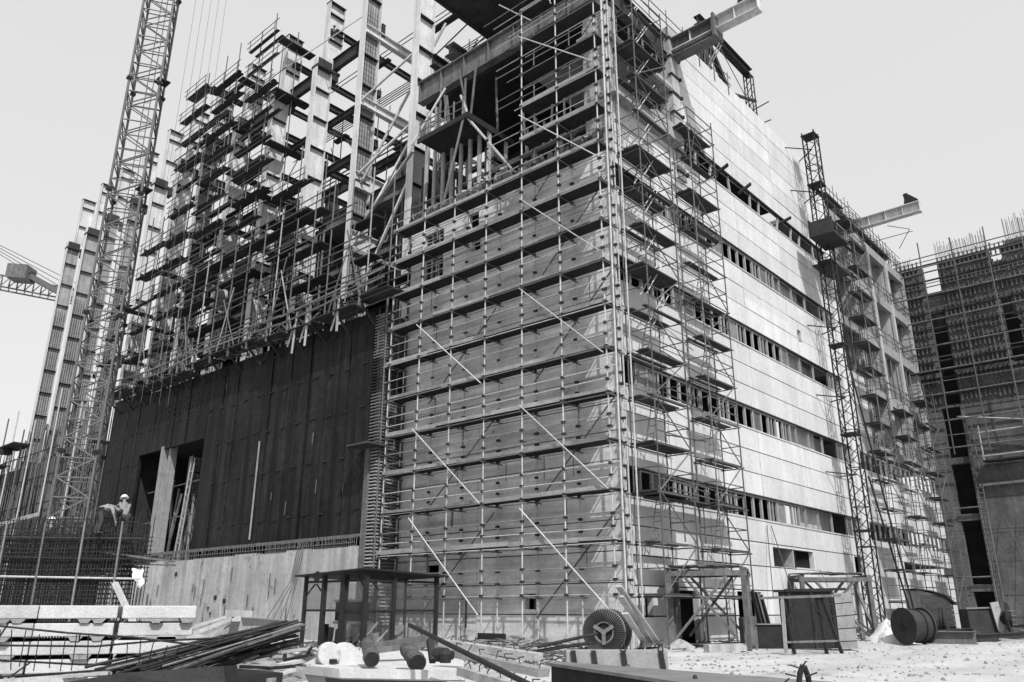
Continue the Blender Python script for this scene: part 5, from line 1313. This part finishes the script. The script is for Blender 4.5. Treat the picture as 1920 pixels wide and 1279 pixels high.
for i in range(14):
    c = on_z(1640 + rnd(-5, 45), 1200 + rnd(-8, 2)); MB().bar(c + zup * rnd(.05, .2), c + RH * rnd(-1.2, 1.5) + zup * rnd(.2, 1.5) + FH * rnd(-.3, .6), .16, .06).build('board', M['timber'] if i % 2 else M['board'], db_)
# foreground bent rebar with spikes
br = thing('bent_rebar', 'two bent dark bars with tie-wire spikes sticking up at the bottom edge', 'reinforcement', far(1505, 1300, 8))
for pts in (((1496, 1300), (1500, 1262), (1505, 1248)), ((1520, 1300), (1515, 1268), (1508, 1250))): MB().path([far(x, y, 8) for x, y in pts], .028, 8).build('bar', M['rebar'], br)
for a, b in (((1502, 1254), (1511, 1240)), ((1482, 1247), (1500, 1253)), ((1472, 1263), (1492, 1268)), ((1509, 1270), (1532, 1261)), ((1462, 1288), (1480, 1272))): MB().tube(far(*a, 7.95), far(*b, 7.9), .008, 5).build('spike', M['rebar'], br)
# posts and props leaning on the sunlit wall
for i, (a, b) in enumerate((((1438, 985), (1450, 1120)), ((1446, 985), (1490, 1125)), ((1537, 1068), (1552, 1100)))):
    d = sight(*a); P0 = CAM + d * ((.1 - CAM.x) / d.x); d = sight(*b); P1 = CAM + d * ((.5 - CAM.x) / d.x)
    single('hanging_cable', MB().tube(P0, P1, .025, 5), M['wire'], ['left thin cable hanging from the lowest window strip', 'right thin cable slanting from the lowest window strip', 'short cable slanting below the two-pane opening'][i], 'cable', 'cables on the sunlit wall')
wc = MB(); d = sight(560, 1010); P0 = on_y(562, 1010, -1.9); P1 = on_y(545, 1090, -2.2); P2 = on_y(500, 1160, -3.4)
for k in range(4): wc.path([P0 + RH * k * .12, P1 + RH * k * .1, P2 + RH * k * .35], .025, 5)
single('cable_loop', wc, M['wire'], 'thin cables hanging in a curve down the pale concrete base', 'cable')
# scattered stones and litter: nobody could count it
st = MB(); random.seed(5)
for i in range(2600):
    t = rnd(0, 1)
    if t < .5: x, y = rnd(-2, 14), rnd(-9, 26)
    elif t < .8: x, y = rnd(-14, 4), rnd(-6.5, -1.4)
    else: x, y = rnd(2, 13), rnd(-17, -3)
    if y > -.5 and x < .4: continue
    s = min(abs(random.gauss(.0, .022)) + .009, .08); n = len(st.v); z = gh(x, y) - .05
    for dx, dy, dz in ((-1, -.8, 0), (1, -.9, 0), (.9, 1, 0), (-.8, .9, 0), (-.4, -.3, 1), (.5, -.4, .8), (.3, .5, 1), (-.5, .4, .7)):
        st.v.append((x + dx * s * rnd(.6, 1.2), y + dy * s * rnd(.6, 1.2), z + dz * s * .9))
    for f in ((0, 3, 2, 1), (4, 5, 6, 7), (0, 1, 5, 4), (1, 2, 6, 5), (2, 3, 7, 6), (3, 0, 4, 7)): st.f.append(tuple(n + q for q in f))
single('scattered_stones', st, M['rubble'], 'stones and crumbs of rubble strewn over the pale ground', 'stones', kind='stuff')
sc_ = MB()
for i in range(170):
    x, y = (rnd(-13, .5), rnd(-7, -1.5)) if i % 3 else (rnd(.8, 4), rnd(0, 26)); a = rnd(0, 3.1); L = rnd(.2, 1.1)
    sc_.bar((x, y, gh(x, y) + rnd(-.02, .12)), (x + L * math.cos(a), y + L * math.sin(a), gh(x, y) + rnd(-.02, .2)), rnd(.03, .12), rnd(.02, .05))
single('litter_boards', sc_, M['board'], 'broken boards and laths littering the ground along the walls', 'litter', kind='stuff')

# dark scrap heaps and tangled debris: nobody could count it
heap('scrap_heap', 'dark scrap and earth heap between the beam stack and the white platform', 'heap', on_z(505, 1262), 2.6, 2.0, .5, M['rubble'])
heap('scrap_heap', 'low dark heap of earth and scrap at the foot of the plank shed', 'heap', on_z(1800, 1199), 2.6, 1.2, .4, M['rubble'])
tg = MB(); random.seed(31)
def tangle(n, fx, fy, h, L, r0, r1):
    for i in range(n):
        x, y = fx(), fy(); a = rnd(0, 6.28); l_ = rnd(.3, 1) * L; z = gh(x, y)
        tg.bar((x, y, z + rnd(0, h)), (x + l_ * math.cos(a), y + l_ * math.sin(a), z + rnd(0, h)), rnd(r0, r1), rnd(r0, r1) * .6)
c1 = on_z(520, 1255); c2 = on_z(930, 1245); c3 = on_z(900, 1222)
tangle(170, lambda: c1.x + random.gauss(0, 1.3), lambda: c1.y + random.gauss(0, 1.2), .55, 1.1, .02, .1)
tangle(150, lambda: c2.x + random.gauss(0, 1.6), lambda: c2.y + random.gauss(0, 1.2), .35, .9, .015, .07)
tangle(120, lambda: c3.x + random.gauss(0, 2.2), lambda: c3.y + random.gauss(0, .8), .3, 1.2, .02, .08)
tangle(90, lambda: rnd(.5, 3.2), lambda: rnd(0, 28), .35, 1.2, .02, .1)
tangle(70, lambda: rnd(1.5, 8), lambda: rnd(17, 46), .3, 1.6, .03, .12)
tangle(60, lambda: rnd(-14, 0), lambda: rnd(-3.2, -1.5), .35, 1.3, .02, .08)
single('tangled_debris', tg, M['timber'], 'dark tangled laths, bars and offcuts strewn along the walls and between the heaps', 'debris', kind='stuff')
